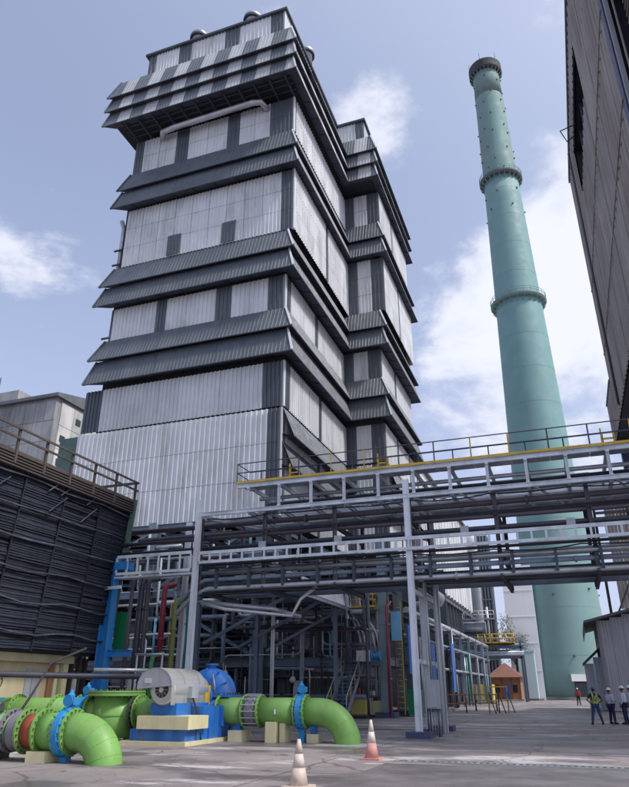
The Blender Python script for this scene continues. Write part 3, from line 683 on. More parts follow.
for x in vx:
    piece('cross_beam', cbm, None, pb, (x, 0, 10.15)); piece('cross_beam', cbm, None, pb, (x, 0, 9.0))
for a, b in zip(vx[:-1:2], vx[1::2]): MB().bar((a, GF + .1, 9.14), (b, GB - .1, 9.14), .07, .07).build('wind_brace', 'gantry_paint', pb)
MB().ibeam((-15.4, GF + .1, 8.95), (-13.2, GB, 9.0), .16, .12).build('wind_brace', 'gantry_paint', pb)
# deck gratings: separate plates with gaps where sky shows
for i in range(18):
    x0 = GX0 + i * 1.53
    MB().box(x0 + .01, x0 + 1.52, GF + .02, GF + 1.25, 10.30, 10.34).build('deck_plate', 'galvanised', pb)
    if i % 4 != 2: MB().box(x0 + .01, x0 + 1.52, GB - 1.3, GB - .3, 10.30, 10.34).build('deck_plate', 'galvanised', pb)
MB().box(GX0 - .02, GX1, GF - .10, GF - .085, 10.31, 10.41).build('toe_board', 'yellow_paint', pb)
MB().box(GX0 - .02, GX1, GF + 1.26, GF + 1.275, 10.34, 10.45).build('toe_board', 'yellow_paint', pb)
posts = []
for (y, ph) in ((GF - .06, 0), (GF + 1.3, .6)):
    for h in (.92, .48): MB().tube([(GX0, y, 10.34 + h), (GX1, y, 10.34 + h)], .024, 6).build('rail', 'navy_rail' if h < .9 else 'purple_brown_pipe', pb)
    x = GX0 + ph; k = 0
    while x < GX1:
        MB().tube([(x, y, 10.3), (x, y, 11.27)], .03, 6).build('post', 'yellow_paint' if (k % 4 == 3 or (k % 4 == 0 and k)) and y < GF else ('navy_rail' if k % 3 else 'purple_brown_pipe'), pb); x += 1.53; k += 1
for h in (.92, .48): MB().tube([(GX0, GF - .06, 10.34 + h), (GX0, GF + 1.3, 10.34 + h)], .024, 6).build('rail', 'navy_rail', pb)
for x in (-11.2, -7.0, 2.2):     # yellow frames standing on the deck
    g = MB()
    for a, b in (((x, 27.5, 10.34), (x, 27.5, 11.2)), ((x + .45, 27.5, 10.34), (x + .45, 27.5, 11.0)), ((x, 27.5, 11.0), (x + .45, 27.5, 11.0)), ((x, 27.5, 10.75), (x + .45, 27.5, 10.75))): g.bar(a, b, .06, .06)
    g.build('hoop', 'yellow_paint', pb)
# mid and lower tiers
for x in (-15.5, -12.3, -9.0, -5.7, -2.2, 1.3, 4.8, 8.5):
    for y in (GF + .35, GB - .2):
        MB().ibeam((x, y, 5.6), (x, y, 8.95), .16, .14, .014, (1, 0, 0)).build('hanger', 'purple_brown_pipe', pb)
    for z in (8.1, 6.55, 5.62): MB().ibeam((x, GF + .2, z), (x, GB, z), .18, .14, .014).build('pipe_rest', 'soffit_steel', pb)
def truss_ladder(x0, x1, y, z0, z1, n):
    MB().bar((x0, y, z1), (x1, y, z1), .06, .14).build('ladder_chord', 'gantry_paint', pb)
    MB().bar((x0, y, z0), (x1, y, z0), .06, .12).build('ladder_chord', 'gantry_paint', pb)
    rm = mesh(MB().bar((0, 0, 0), (0, 0, z1 - z0 - .13), .085, .05, (0, 1, 0)), 'gantry_paint')
    for i in range(n + 1): piece('ladder_rung', rm, None, pb, (x0 + (x1 - x0) * i / n, y, z0 + .06))
truss_ladder(-19.7, -15.75, 26.95, 6.55, 7.33, 7)
truss_ladder(-15.3, 14, 26.9, 6.83, 7.24, 55)
MB().box(-19.8, -15.6, 27.0, 27.5, 6.36, 6.44).build('tray', 'gantry_paint', pb)
MB().box(-15.3, 14, 27.0, 27.45, 6.72, 6.76).build('tray', 'dark_pipe', pb)
c_ = MB().ibeam((-20.05, 27.2, .1), (-20.05, 27.2, 7.35), .5, .46, .03, (1, 0, 0)).build('column', 'blue_column_paint', pb); c_['label'] = 'bright blue end column'
MB().box(-20.5, -19.6, 26.75, 27.65, 0, .12).build('base_plate', 'blue_column_paint', c_)
MB().ibeam((-19.8, 27.25, 3.1), (-18.6, 27.25, 3.1), .3, .2, .02).build('bracket', 'blue_column_paint', pb)
MB().box(-19.8, -19.1, 26.9, 27.5, 6.75, 7.1).build('bracket', 'blue_column_paint', pb)
MB().bar((-20.6, 26.9, 5.9), (-19.3, 26.9, 5.95), .1, .14).build('bracket', 'gantry_paint', pb)

def bridge_pipe(y, z, r, m, label, x0=-19.9, x1=14., n=10, pre=None, flanges=()):
    t = thing('pipe', label, 'pipe', (x0, y, z), 'pipes carried by the pipe bridge')
    MB().tube((pre or []) + [(x0, y, z), (x1, y, z)], r, n).build('run', m, t)
    for fx in flanges: MB().lathe((fx, y, z), X_, [(r * 1.45, 0), (r * 1.45, .09)], 14).build('flange', m, t)
    return t
bridge_pipe(27.7, 8.62, .12, 'purple_brown_pipe', 'purple-brown pipe just under the white truss, highest of the dark pipes on the bridge', flanges=(-10.5, -1))
bridge_pipe(28.9, 8.45, .16, 'dark_pipe', 'thick dark pipe just behind the highest purple-brown pipe of the bridge', flanges=(-7, 3))
bridge_pipe(27.5, 8.0, .085, 'purple_brown_pipe', 'purple-brown pipe, second from the top on the bridge face')
bridge_pipe(27.5, 7.55, .10, 'dark_pipe', 'dark pipe running just above the white ladder truss')
bridge_pipe(30.6, 8.05, .13, 'dark_pipe', 'dark pipe at the back of the bridge level with the second pipe')
bridge_pipe(29.9, 9.3, .22, 'insulation_jacket', 'silver-jacketed pipe lying inside the white truss below the deck', x0=-12.5)
bridge_pipe(31.0, 9.25, .16, 'galvanised', 'thinner galvanised pipe inside the white truss behind the silver one', x0=-15)
bridge_pipe(27.8, 9.72, .09, 'galvanised', 'thin galvanised pipe hung high inside the white truss near its face', x0=-12.8)
bridge_pipe(28.7, 9.62, .15, 'dark_pipe', 'dark pipe hung high in the middle of the white truss', x0=-12.8)
bridge_pipe(28.2, 9.28, .11, 'blue_grey_steel', 'blue-grey pipe lying low inside the white truss near its face', x0=-12.8)
dn = lambda y, z: [(-16.4, y - .2, z - 1.05), (-15.75, y, z - .25)]
bridge_pipe(27.3, 6.42, .09, 'galvanised', 'thin galvanised pipe directly under the white ladder truss', x0=-15.3)
bridge_pipe(27.4, 6.12, .085, 'blue_grey_steel', 'blue-grey pipe with a dog-leg at its left end, third up from the bridge bottom', x0=-15.2, pre=dn(27.4, 6.12), flanges=(-8.2, 0.5))
bridge_pipe(28.2, 5.95, .10, 'dark_pipe', 'dark pipe hidden between the two blue-grey ones low on the bridge', x0=-15.2)
bridge_pipe(27.35, 5.72, .10, 'galvanised', 'grey pipe with a dog-leg at its left end along the very bottom of the bridge', x0=-15.0, pre=dn(27.35, 5.72), flanges=(-4.0, 2.4))
bridge_pipe(29.4, 5.85, .15, 'dark_pipe', 'thick dark pipe in the middle of the lowest bridge tier', x0=-16)
bridge_pipe(30.8, 5.85, .17, 'blue_grey_steel', 'thick blue-grey pipe at the back of the lowest bridge tier', x0=-16)
for k in range(3): MB().tube([(-15.4, 28.6 + k * 1.1, 6.75), (14, 28.6 + k * 1.1, 6.75)], .06, 8).build('cable_conduit', 'galvanised', pb)
for k in range(18):
    x = -14.6 + k * 1.6; MB().box(x, x + .1, 27.15, 27.5, 6.2 - .5, 6.55).build('pipe_clamp', 'soffit_steel', pb)
for k, x in enumerate((-12.4, -8.9, -3.6, 0.4, 3.4)): MB().box(x, x + .32, 26.93, 27.02, 7.32, 7.58).build('junction_box', 'grey_cabinet', pb)
hp = MB().tube([(-11.2, 26.98, 6.82), (-8.2, 26.99, 6.80), (-7.9, 27.1, 6.7)], .035, 6).build('hose', 'pipe_midgreen'); tag(hp, 'thin green hose lying along the ladder truss left of centre', 'hose')
# branches that sag down to the left of the right-hand side
MB().tube([(-15.4, 27.6, 5.2), (-13.8, 27.8, 5.0), (-12.2, 28.2, 4.85), (-11.4, 29.5, 4.6)], .1, 8).build('branch_pipe', 'galvanised', pb)
MB().tube([(-15.4, 27.5, 5.15), (-14.2, 27.6, 4.85), (-11.2, 28.0, 4.5), (-10.9, 28.2, 5.2), (-10.2, 28.4, 5.75)], .08, 8).build('branch_pipe', 'insulation_jacket', pb)

# coloured drop pipes behind the left columns
dpg = 'coloured drop pipes below the left end of the bridge'
for (x, y, r, z0, z1, m, lab) in ((-19.35, 27.9, .09, 1.2, 6.5, 'purple_brown_pipe', 'brownish drop pipe next to the blue end column'), (-19.3, 28.6, .15, 1.0, 6.5, 'dark_pipe', 'dark purple drop pipe right of the brownish one'),
        (-18.95, 28.6, .12, 1.0, 6.5, 'purple_brown_pipe', 'thick purple-grey drop pipe below the left end of the bridge'), (-18.45, 29.3, .14, 2.9, 6.3, 'pipe_red', 'crimson drop pipe below the left end of the bridge'),
        (-17.85, 29.4, .12, .4, 5.6, 'pipe_olive', 'olive-green drop pipe between the crimson and teal ones'), (-17.55, 30.2, .11, 1.6, 5.9, 'pipe_teal', 'dark teal drop pipe just left of the white columns'),
        (-16.95, 29.4, .09, .2, 5.4, 'galvanised', 'galvanised drop pipe close to the white column'), (-18.0, 28.0, .10, 1.0, 3.0, 'pipe_midgreen', 'short mid-green drop pipe below the crimson pipe')):
    t = thing('drop_pipe', lab, 'pipe', (x, y, z0), dpg)
    MB().tube([(x, y, 0), (x, y, z1 - .3), (x, y + .1, z1), (x, y + .9, z1 + .15)] if z0 < 2 else [(x, y, z0), (x, y, z1 - .3), (x, y + .1, z1), (x, y + .9, z1 + .15)], r, 10).build('run', m, t)
    for zz in (z0 + .9, z1 - 1.4): MB().lathe((x, y, zz), Z_, [(r * 1.5, 0), (r * 1.5, .07)], 12).build('flange', m, t)
gp = MB().box(-20.4, -19.75, 28.3, 28.35, 3.2, 5.0).build('green_panel', 'bright_green'); tag(gp, 'bright green sheet hanging behind the blue end column', 'sheet')
hf = thing('pipe_stand', 'light grey tubular stand among the drop pipes', 'stand', (-18, 27.6, 0))
for x in (-18.5, -17.2): MB().tube([(x, 27.6, 0), (x, 27.6, 3.1)], .05, 8).build('leg', 'galvanised', hf)
MB().tube([(-18.6, 27.6, 3.05), (-17.1, 27.6, 3.05)], .05, 8).build('crossbar', 'galvanised', hf); MB().tube([(-18.5, 27.6, 2.3), (-17.2, 27.6, 2.3)], .04, 8).build('crossbar', 'galvanised', hf)

# control cabinet and conduits at the right bridge leg
cc = thing('control_cabinet', 'grey control cabinet on thin legs at the right bridge column', 'cabinet', (-5.2, 27.9, 0))
MB().box(-5.52, -5.05, 27.5, 28.0, .95, 1.95).build('box', 'grey_cabinet', cc); MB().box(-5.48, -5.09, 27.47, 27.495, 1.0, 1.9).build('door', 'grey_cabinet', cc)
for x in (-5.48, -5.09):
    for y in (27.55, 27.95): MB().tube([(x, y, 0), (x, y, .95)], .03, 6).build('leg', 'dark_pipe', cc)
for k in range(5): MB().tube([(-5.45 + k * .09, 27.6 + .07 * k, 0), (-5.45 + k * .09, 27.6 + .07 * k, .95)], .022, 6).build('conduit', 'galvanised', cc)
MB().tube([(-5.3, 27.8, 1.95), (-5.32, 27.8, 5.6)], .05, 6).build('conduit', 'galvanised', cc)

# ================================================================ pump set
pu = thing('pump_set', 'large blue pump with silver motor on a cream and blue base', 'pump', (-12.7, 22.5, 0))
MB().box(-14.0, -11.62, 20.35, 25.2, 0, .12).build('plinth', 'cream_concrete', pu)
MB().box(-13.75, -11.75, 20.52, 24.9, .12, .46).build('base_frame', 'pump_blue', pu)
for y in (21.2, 22.0, 22.8, 23.6, 24.4): MB().box(-11.75, -11.69, y, y + .06, .12, .44).build('gusset', 'pump_blue', pu)
MB().box(-13.45, -11.58, 20.40, 21.7, .46, .84).build('motor_block', 'cream_concrete', pu)
MB().box(-13.2, -12.25, 20.75, 22.9, .84, 1.2).build('motor_pedestal', 'pump_blue', pu)
MB().box(-12.9, -11.8, 21.75, 23.0, .46, 1.1).build('bearing_pedestal', 'pump_blue', pu)
mo = MB().lathe((-12.76, 20.62, 1.6), Y_, [(.40, 0), (.46, .05), (.47, .12), (.47, 2.3), (.44, 2.4), (.2, 2.42), (.1, 2.9)], 28, True).build('motor', 'motor_steel', pu)
MB().lathe((-12.76, 20.60, 1.6), Y_, [(.24, 0), (.24, .03)], 24).build('fan_opening', 'motor_dark', mo)
MB().lathe((-12.76, 20.57, 1.6), Y_, [(.08, 0), (.08, .04)], 14).build('fan_hub', 'motor_steel', mo)
g = MB()
for k in range(10):
    a = k * math.pi / 5; g.bar((-12.76 + .07 * math.cos(a), 20.585, 1.6 + .07 * math.sin(a)), (-12.76 + .24 * math.cos(a), 20.585, 1.6 + .24 * math.sin(a)), .012, .012, (0, 1, 0))
g.build('fan_guard', 'galvanised', mo)
MB().box(-12.36, -12.14, 21.5, 21.95, 1.35, 1.7).build('terminal_box', 'grey_cabinet', mo); MB().tube([(-12.2, 21.7, 1.35), (-12.0, 21.7, .9), (-11.85, 21.6, .5), (-11.7, 21.5, .13)], .03, 6).build('power_cable', 'black_rubber', mo)
MB().box(-13.35, -13.1, 20.47, 20.485, 1.8, 1.95).build('nameplate', 'vest_silver', mo)
# cowl: half barrel, open below
g = MB(); prof = [(-13.62, 1.62)] + [(-12.97 + .65 * math.cos(math.pi - math.pi * i / 14), 1.72 + .55 * math.sin(math.pi - math.pi * i / 14)) for i in range(15)] + [(-12.32, 1.15)]
n = len(prof); vs = [(x, y, z) for y in (20.48, 22.7) for (x, z) in prof]
g.add(vs, [(i, i + 1, i + 1 + n, i + n) for i in range(n - 1)], True); cw = g.build('cowl', 'motor_steel', pu)
g = MB(); up_ = [(x, z) for (x, z) in prof[:-1]]
g.add([(x, 20.49, z) for (x, z) in up_] + [(x, 20.52, z) for (x, z) in up_], [tuple(range(len(up_)))[::-1], tuple(range(len(up_), 2 * len(up_)))]); g.build('end_plate', 'grey_cabinet', cw)
for y in (21.3, 22.3):
    g = MB(); g.add([(x * 1.0, yy, z) for yy in (y, y + .04) for (x, z) in [(-12.97 + (p[0] + 12.97) * 1.012, 1.6 + (p[1] - 1.6) * 1.012) for p in prof]], [(i, i + 1, i + 1 + n, i + n) for i in range(n - 1)]); g.build('strap', 'galvanised', cw)
MB().box(-12.95, -12.3, 22.72, 23.1, 1.05, 1.75).build('coupling_guard', 'yellow_paint', pu)
# volute
VC = Vector((-12.62, 23.2, 1.40))
vo = MB().lathe(VC, Y_, [(.3, 0), (.6, .02), (.8, .10), (.91, .28), (.95, .5), (.91, .75), (.76, .92), (.5, 1.0), (.25, 1.02)], 36, True).build('volute', 'pump_blue', pu)
MB().lathe(VC - Y_ * .14, Y_, [(.36, 0), (.4, .03), (.4, .2)], 24).build('bearing_housing', 'pump_blue', vo)
MB().tube([(-12.78, 23.75, .85), (-12.4, 23.45, .9), (-11.95, 23.32, .93)], .43, 22).build('discharge_nozzle', 'pump_blue', vo)
MB().tube([(-13.9, 23.6, .95), (-13.3, 23.65, 1.0)], .42, 22).build('suction_nozzle', 'pump_blue', vo)
for k in range(9):
    a = R(-30 + k * 30); r0, r1 = .42, .92
    MB().bar(VC + Vector((r0 * math.cos(a), .01, r0 * math.sin(a))), VC + Vector((r1 * math.cos(a), .16, r1 * math.sin(a))), .045, .10, (0, 1, 0)).build('rib', 'pump_blue', vo)
MB().box(-13.65, -11.6, 23.1, 24.2, 1.36, 1.44).build('split_flange', 'pump_blue', vo)
bmz = mesh(MB().lathe((0, 0, 0), Z_, [(.035, 0), (.035, .07)], 6), 'bolt_dark')
for k in range(9): piece('bolt', bmz, None, vo, (-13.55 + k * .22, 23.16, 1.44))
for k in range(5): piece('bolt', bmz, None, vo, (-11.67, 23.2 + k * .22, 1.44))
MB().lathe((-12.62, 23.7, 2.25), Z_, [(.16, 0), (.16, .16), (.24, .17), (.24, .23)], 16).build('top_nozzle', 'pump_blue', vo)
MB().tube([(-12.2, 23.25, 1.3), (-12.15, 23.1, 1.7), (-12.3, 23.2, 2.1)], .025, 6).build('seal_line', 'galvanised', vo)
MB().box(-13.3, -11.7, 23.5, 24.6, .46, .7).build('pump_foot', 'pump_blue', pu)
MB().box(-12.3, -11.65, 22.85, 23.9, .46, 1.1).build('discharge_foot', 'pump_blue', pu)

# ---- green pipe lines
def flange(par, c, ax, r, m='pipe_green', bolts=20, t=.06, bm='bolt_green', name='flange'):
    c, ax = Vector(c), Vector(ax).normalized(); f = MB().lathe(c - ax * t / 2, ax, [(r, 0), (r, t)], 36).build(name, m, par)
    a = ax.orthogonal().normalized(); b = ax.cross(a); g = MB()
    for k in range(bolts):
        q = c + (a * math.cos(2 * math.pi * k / bolts) + b * math.sin(2 * math.pi * k / bolts)) * (r - .045)
        g.tube([q - ax * (t / 2 + .045), q + ax * (t / 2 + .045)], .022, 6, True, False)
    g.build('bolt_ring', bm, f); return f
def butterfly(name, label, cx, y, z, r, act):
    v = thing(name, label, 'valve', (cx, y, 0))
    MB().lathe((cx - .11, y, z), X_, [(r + .06, 0), (r + .13, .03), (r + .13, .19), (r + .06, .22)], 36).build('body', 'valve_blue', v)
    g = MB()
    for k in range(18):
        a = 2 * math.pi * k / 18; q = Vector((cx, y + (r + .10) * math.cos(a), z + (r + .10) * math.sin(a))); g.tube([q - X_ * .16, q + X_ * .16], .026, 6, True, False)
    g.build('bolt_ring', 'valve_blue', v)
    MB().lathe((cx, y, z + r + .08), Z_, [(.09, 0), (.09, .07), (.13, .08), (.13, .11)], 16).build('neck', 'valve_blue', v)
    a_ = MB().box(cx - .13, cx + .13, y - .13, y + .13, z + r + .18, z + r + .34).build('gearbox', 'valve_blue', v)
    MB().lathe((cx - .02, y - .05, z + r + .34), Z_, [(.09, 0), (.10, .06), (.05, .1), (.035, .18)], 14).build('actuator_cap', 'valve_blue', a_)
    MB().lathe((cx + .08, y - .26, z + r + .27), -Y_, [(.035, -.15), (.035, 0), (.14, .005), (.14, .03)], 16).build('handwheel', 'valve_blue', a_)
    MB().box(cx - .1, cx + .1, y - .1, y + .1, 0, z - r - .1).build('foot', 'valve_blue', v)
    return v
dp = thing('discharge_pipe', 'fat light-green pipe running right from the blue pump and diving into the ground', 'pipe', (-9.5, 23.3, 0))
PR = .425; zc = .93
MB().tube([(-11.93, 23.3, zc), (-10.95, 23.3, zc)], PR, 32).build('pipe_spool', 'pipe_green', dp)
ej = MB().tube([(-10.92, 23.3, zc), (-10.80, 23.3, zc), (-10.69, 23.3, zc), (-10.58, 23.3, zc), (-10.47, 23.3, zc)], [PR, PR + .07, PR + .015, PR + .07, PR], 32).build('expansion_joint', 'rubber_grey', dp)
g = MB()
for k in range(16):
    a = 2 * math.pi * k / 16; g.tube([(-10.98, 23.3 + (PR + .1) * math.cos(a), zc + (PR + .1) * math.sin(a)), (-10.41, 23.3 + (PR + .1) * math.cos(a), zc + (PR + .1) * math.sin(a))], .02, 6, True, False)
g.build('tie_rods', 'galvanised', ej)
MB().tube([(-10.45, 23.3, zc), (-9.05, 23.3, zc)], PR, 32).build('pipe_spool', 'pipe_green', dp)
MB().tube([(-8.8, 23.3, zc), (-8.3, 23.3, zc)] + arc((-8.3, 23.3, zc - 1.0), 1.0, math.pi / 2, 0, X_, Z_, 14)[1:] + [(-7.3, 23.3, -.3)], PR, 32).build('elbow', 'pipe_green', dp)
for k in range(1, 5):
    a = math.pi / 2 * k / 5; c = Vector((-8.3 + math.sin(a), 23.3, zc - 1 + math.cos(a))); ax = Vector((math.cos(a), 0, -math.sin(a)))
    MB().lathe(c - ax * .012, ax, [(PR + .006, 0), (PR + .006, .024)], 32).build('weld_seam', 'pipe_green', dp)
for x in (-11.95, -10.99, -10.40, -9.06, -8.74): flange(dp, (x, 23.3, zc), X_, PR + .1)
MB().box(-9.75, -9.7, 22.86, 22.88, .85, 1.0).build('tag_plate', 'white_paint', dp)
butterfly('butterfly_valve', 'bright blue butterfly valve with actuator on the right green pipe', -8.9, 23.3, zc, PR, 1)
bg_ = 'concrete blocks under the green pipes'
for (x0, x1, y0, y1, h, lab) in ((-11.45, -10.95, 22.9, 23.7, .34, 'low cream block with blue saddle beside the pump base'), (-10.05, -9.68, 22.85, 23.35, .62, 'tall cream block under the middle of the right green pipe'), (-9.62, -9.42, 23.05, 23.6, .58, 'narrow cream block just right of the tall one'), (-8.7, -8.3, 23.2, 23.6, .26, 'low cream block right of the right blue valve'), (-12.75, -12.2, 14.75, 15.45, .24, 'white-cream block under the left green pipe')):
    t = thing('support_block', lab, 'block', ((x0 + x1) / 2, (y0 + y1) / 2, 0), bg_)
    MB().box(x0, x1, y0, y1, 0, h).build('block', 'cream_concrete', t)
    cx, cy = (x0 + x1) / 2, (y0 + y1) / 2
    if h < .4 and y0 > 20: MB().bar((cx, cy, h), (cx, 23.3, .55), .16, .3).build('saddle', 'pump_blue', t)
sv = thing('suction_strainer', 'fat upright light-green strainer vessel left of the silver motor', 'vessel', (-15.35, 21.9, 0))
MB().lathe((-15.35, 21.9, .1), Z_, [(.70, 0), (.74, .03), (.74, 1.32)], 36, True).build('shell', 'pipe_green', sv)
flange(sv, (-15.35, 21.9, 1.45), Z_, .98, bolts=24, t=.08); flange(sv, (-15.35, 21.9, 1.54), Z_, .98, bolts=24, t=.06, name='cover')
MB().lathe((-15.35, 21.9, .78), Z_, [(.76, 0), (.76, .05)], 36).build('weld_band', 'pipe_green', sv)
MB().tube([(-15.35, 21.9, .9), (-14.5, 21.9, .9)], .44, 28).build('nozzle', 'pipe_green', sv)
flange(sv, (-14.45, 21.9, .9), X_, .60, 'bolt_dark', 22, .08, 'bolt_dark')
for k in range(3):
    a = k * 2.1; MB().box(-15.35 + .6 * math.cos(a) - .1, -15.35 + .6 * math.cos(a) + .1, 21.9 + .6 * math.sin(a) - .1, 21.9 + .6 * math.sin(a) + .1, 0, .14).build('foot', 'pipe_green', sv)
sp = thing('suction_pipe', 'light-green pipe joining the strainer to the pump behind the motor', 'pipe', (-14, 22.5, 0))
MB().tube([(-14.35, 21.9, .9), (-14.05, 21.9, .9)] + [(-13.8, 22.1, .9), (-13.75, 22.9, .92), (-13.85, 23.4, .95), (-13.6, 23.62, .97)], .42, 28).build('bend', 'pipe_green', sp)
flange(sp, (-14.32, 21.9, .9), X_, .56)
bp_ = thing('basin_pipe', 'light-green pipe coming out of the cream basin wall to the strainer', 'pipe', (-17.5, 21.9, 0))
MB().tube([(-21.6, 21.9, .9), (-16.7, 21.9, .9)], .44, 28).build('pipe_spool', 'pipe_green', bp_)
MB().tube([(-16.35, 21.9, .9), (-15.9, 21.9, .9)], .44, 28).build('pipe_spool', 'pipe_green', bp_)
for x in (-19.6, -17.8, -16.78, -16.32): flange(bp_, (x, 21.9, .9), X_, .56)
MB().tube([(-18.0, 20.8, .0), (-18.0, 21.5, .3), (-18, 21.9, .5)], .15, 12).build('drain', 'pipe_green', bp_)
butterfly('butterfly_valve', 'bright blue butterfly valve on the basin pipe, behind the left one', -16.55, 21.9, .9, .42, 1)
lp = thing('inlet_pipe', 'fat light-green pipe at lower left with red section and elbow into the ground', 'pipe', (-12.5, 15.2, 0))
zl = .66
MB().tube([(-16.5, 15.2, zl), (-13.6, 15.2, zl)], PR - .04, 32).build('pipe_spool', 'pipe_green', lp)
e2 = MB().tube([(-13.56, 15.2, zl), (-13.46, 15.2, zl), (-13.36, 15.2, zl), (-13.26, 15.2, zl), (-13.2, 15.2, zl)], [PR - .02, PR + .05, PR, PR + .05, PR - .02], 32).build('expansion_joint', 'rubber_grey', lp)
MB().tube([(-13.12, 15.2, zl), (-12.69, 15.2, zl)], PR - .03, 32).build('red_section', 'red_oxide', lp)
MB().tube([(-12.64, 15.2, zl), (-12.05, 15.2, zl)], PR, 32).build('pipe_spool', 'pipe_green', lp)
MB().tube([(-11.85, 15.2, zl), (-11.62, 15.2, zl)] + arc((-11.62, 15.2, zl - .82), .82, math.pi / 2, 0, X_, Z_, 14)[1:] + [(-10.8, 15.2, -.4)], PR, 32).build('elbow', 'pipe_green', lp)
for k in range(1, 5):
    a = math.pi / 2 * k / 5; c = Vector((-11.62 + .82 * math.sin(a), 15.2, zl - .82 + .82 * math.cos(a))); ax = Vector((math.cos(a), 0, -math.sin(a)))
    MB().lathe(c - ax * .012, ax, [(PR + .005, 0), (PR + .005, .024)], 32).build('weld_seam', 'pipe_green', lp)
flange(lp, (-13.66, 15.2, zl), X_, PR + .08, 'rubber_grey', 20, .07, 'bolt_dark'); flange(lp, (-13.16, 15.2, zl), X_, PR + .1, 'pipe_green', 20, .06, 'bolt_dark')
for x in (-12.66, -12.08, -11.80): flange(lp, (x, 15.2, zl), X_, PR + .1)
flange(lp, (-14.2, 15.2, zl), X_, PR + .06, 'pipe_green', 20, .07, 'bolt_dark')
butterfly('butterfly_valve', 'bright blue butterfly valve with gearbox on the lower left green pipe', -11.95, 15.2, zl, PR, 1)
ma = thing('valve_actuator', 'dark green valve actuator with round handwheel at the left edge', 'actuator', (-14.3, 14.9, 0))
MB().box(-14.6, -14.0, 14.6, 15.1, 1.0, 1.42).build('gearbox', 'pipe_teal', ma); MB().lathe((-14.3, 14.85, .3), Z_, [(.09, 0), (.09, .8)], 12).build('stem', 'bolt_dark', ma)
MB().lathe((-14.02, 14.8, 1.2), X_, [(.14, 0), (.14, .22), (.1, .25)], 16).build('motor', 'bolt_dark', ma)
MB().box(-14.6, -14.0, 14.6, 15.6, 0, .3).build('stand', 'motor_dark', ma)
hw = thing('handwheel_valve', 'dark spoked handwheel on the cream basin wall', 'valve', (-20.7, 21.5, 1.4))
MB().tube(arc((-20.85, 21.9, 1.9), .3, 0, 2 * math.pi, Y_, Z_, 20), .025, 6, False).build('rim', 'motor_dark', hw)
for k in range(2): a = k * math.pi / 2 + .4; MB().bar((-20.85, 21.9 - .3 * math.cos(a), 1.9 - .3 * math.sin(a)), (-20.85, 21.9 + .3 * math.cos(a), 1.9 + .3 * math.sin(a)), .03, .03, (1, 0, 0)).build('spoke', 'motor_dark', hw)
MB().tube([(-21.35, 21.9, 1.9), (-20.8, 21.9, 1.9)], .035, 8).build('stem', 'motor_dark', hw)
MB().lathe((-20.87, 21.9, 1.9), X_, [(.06, 0), (.06, .08)], 10).build('hub', 'motor_dark', hw)
hs = MB().tube([(-14.0, 15.6, .9), (-14.1, 16.2, 1.5), (-14.3, 17.0, 2.3), (-13.9, 18, 2.75)], .035, 6).build('black_hose', 'black_rubber'); tag(hs, 'black hose rising from the lower left green pipe past the basin wall', 'hose')
wl = thing('water_main', 'long dark pipe in front of the basin wall at head height', 'pipe', (-17, 20, 0))
MB().tube([(-20.2, 17.0, 2.3), (-19.6, 20.0, 2.12), (-18.6, 23.6, 2.1), (-17.2, 25.3, 2.1), (-13.6, 25.9, 2.1)], .11, 10).build('run', 'dark_pipe', wl)
for (x, y) in ((-18.6, 23.6), (-17.2, 25.3)): MB().bar((x, y, 0), (x, y, 2.0), .12, .12).build('post', 'galvanised', wl)
MB().tube([(-17.3, 23.0, 2.3), (-15.6, 24.9, 2.3)], .07, 8).build('run', 'galvanised', wl)
# thin bent white-grey handrail beside the strainer
hr = thing('bent_handrail', 'bent pale tubular handrail standing behind the strainer', 'handrail', (-16, 24.5, 0))
MB().tube([(-17.0, 25.4, 0), (-16.7, 25.4, 2.2), (-16.0, 25.4, 2.35)], .05, 8).build('tube', 'white_paint', hr); MB().tube([(-17.0, 25.4, 1.2), (-15.6, 25.4, 1.2), (-15.6, 25.4, 0)], .035, 8).build('tube', 'white_paint', hr)

# ================================================================ cooling tower
ct = thing('cooling_tower', 'dark slatted cooling tower over a cream basin at the left edge', 'cooling tower', (-20, 16, 0))
Y0, Y1 = 6.0, 27.7
def fx(z): return -20.35 + (z - 3.07) * (.63 / 7.2)
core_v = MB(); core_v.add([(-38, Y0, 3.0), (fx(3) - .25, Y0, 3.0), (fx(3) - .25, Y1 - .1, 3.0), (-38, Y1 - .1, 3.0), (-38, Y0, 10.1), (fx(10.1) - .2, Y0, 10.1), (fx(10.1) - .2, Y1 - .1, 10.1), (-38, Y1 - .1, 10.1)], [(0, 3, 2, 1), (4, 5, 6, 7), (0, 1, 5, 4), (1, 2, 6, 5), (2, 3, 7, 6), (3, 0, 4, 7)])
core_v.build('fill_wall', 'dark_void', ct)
# slat courses: thin boards in bays; the bays in view board by board, the rest as one part
nb = 9; bay = (Y1 - Y0) / nb; ns = 72
slats = []
for q in range(6):
    g = MB(); rq = random.Random(q + 40); m_ = 7
    off = [(rq.uniform(-.007, .007), rq.uniform(-.005, .005) - .02 * math.sin(math.pi * k / m_) * rq.random()) for k in range(m_ + 1)]
    vs = []
    for k in range(m_ + 1):
        y = (bay - .05) * k / m_; vs += [(-.01 + off[k][0], y, -.055 + off[k][1]), (.01 + off[k][0], y, -.055 + off[k][1]), (.01 + off[k][0], y, .055 + off[k][1]), (-.01 + off[k][0], y, .055 + off[k][1])]
    g.add(vs, [(k * 4 + a, k * 4 + (a + 1) % 4, k * 4 + 4 + (a + 1) % 4, k * 4 + 4 + a) for k in range(m_) for a in range(4)] + [(3, 2, 1, 0), (m_ * 4, m_ * 4 + 1, m_ * 4 + 2, m_ * 4 + 3)]); slats.append(mesh(g, 'tower_slat'))
rest = MB()
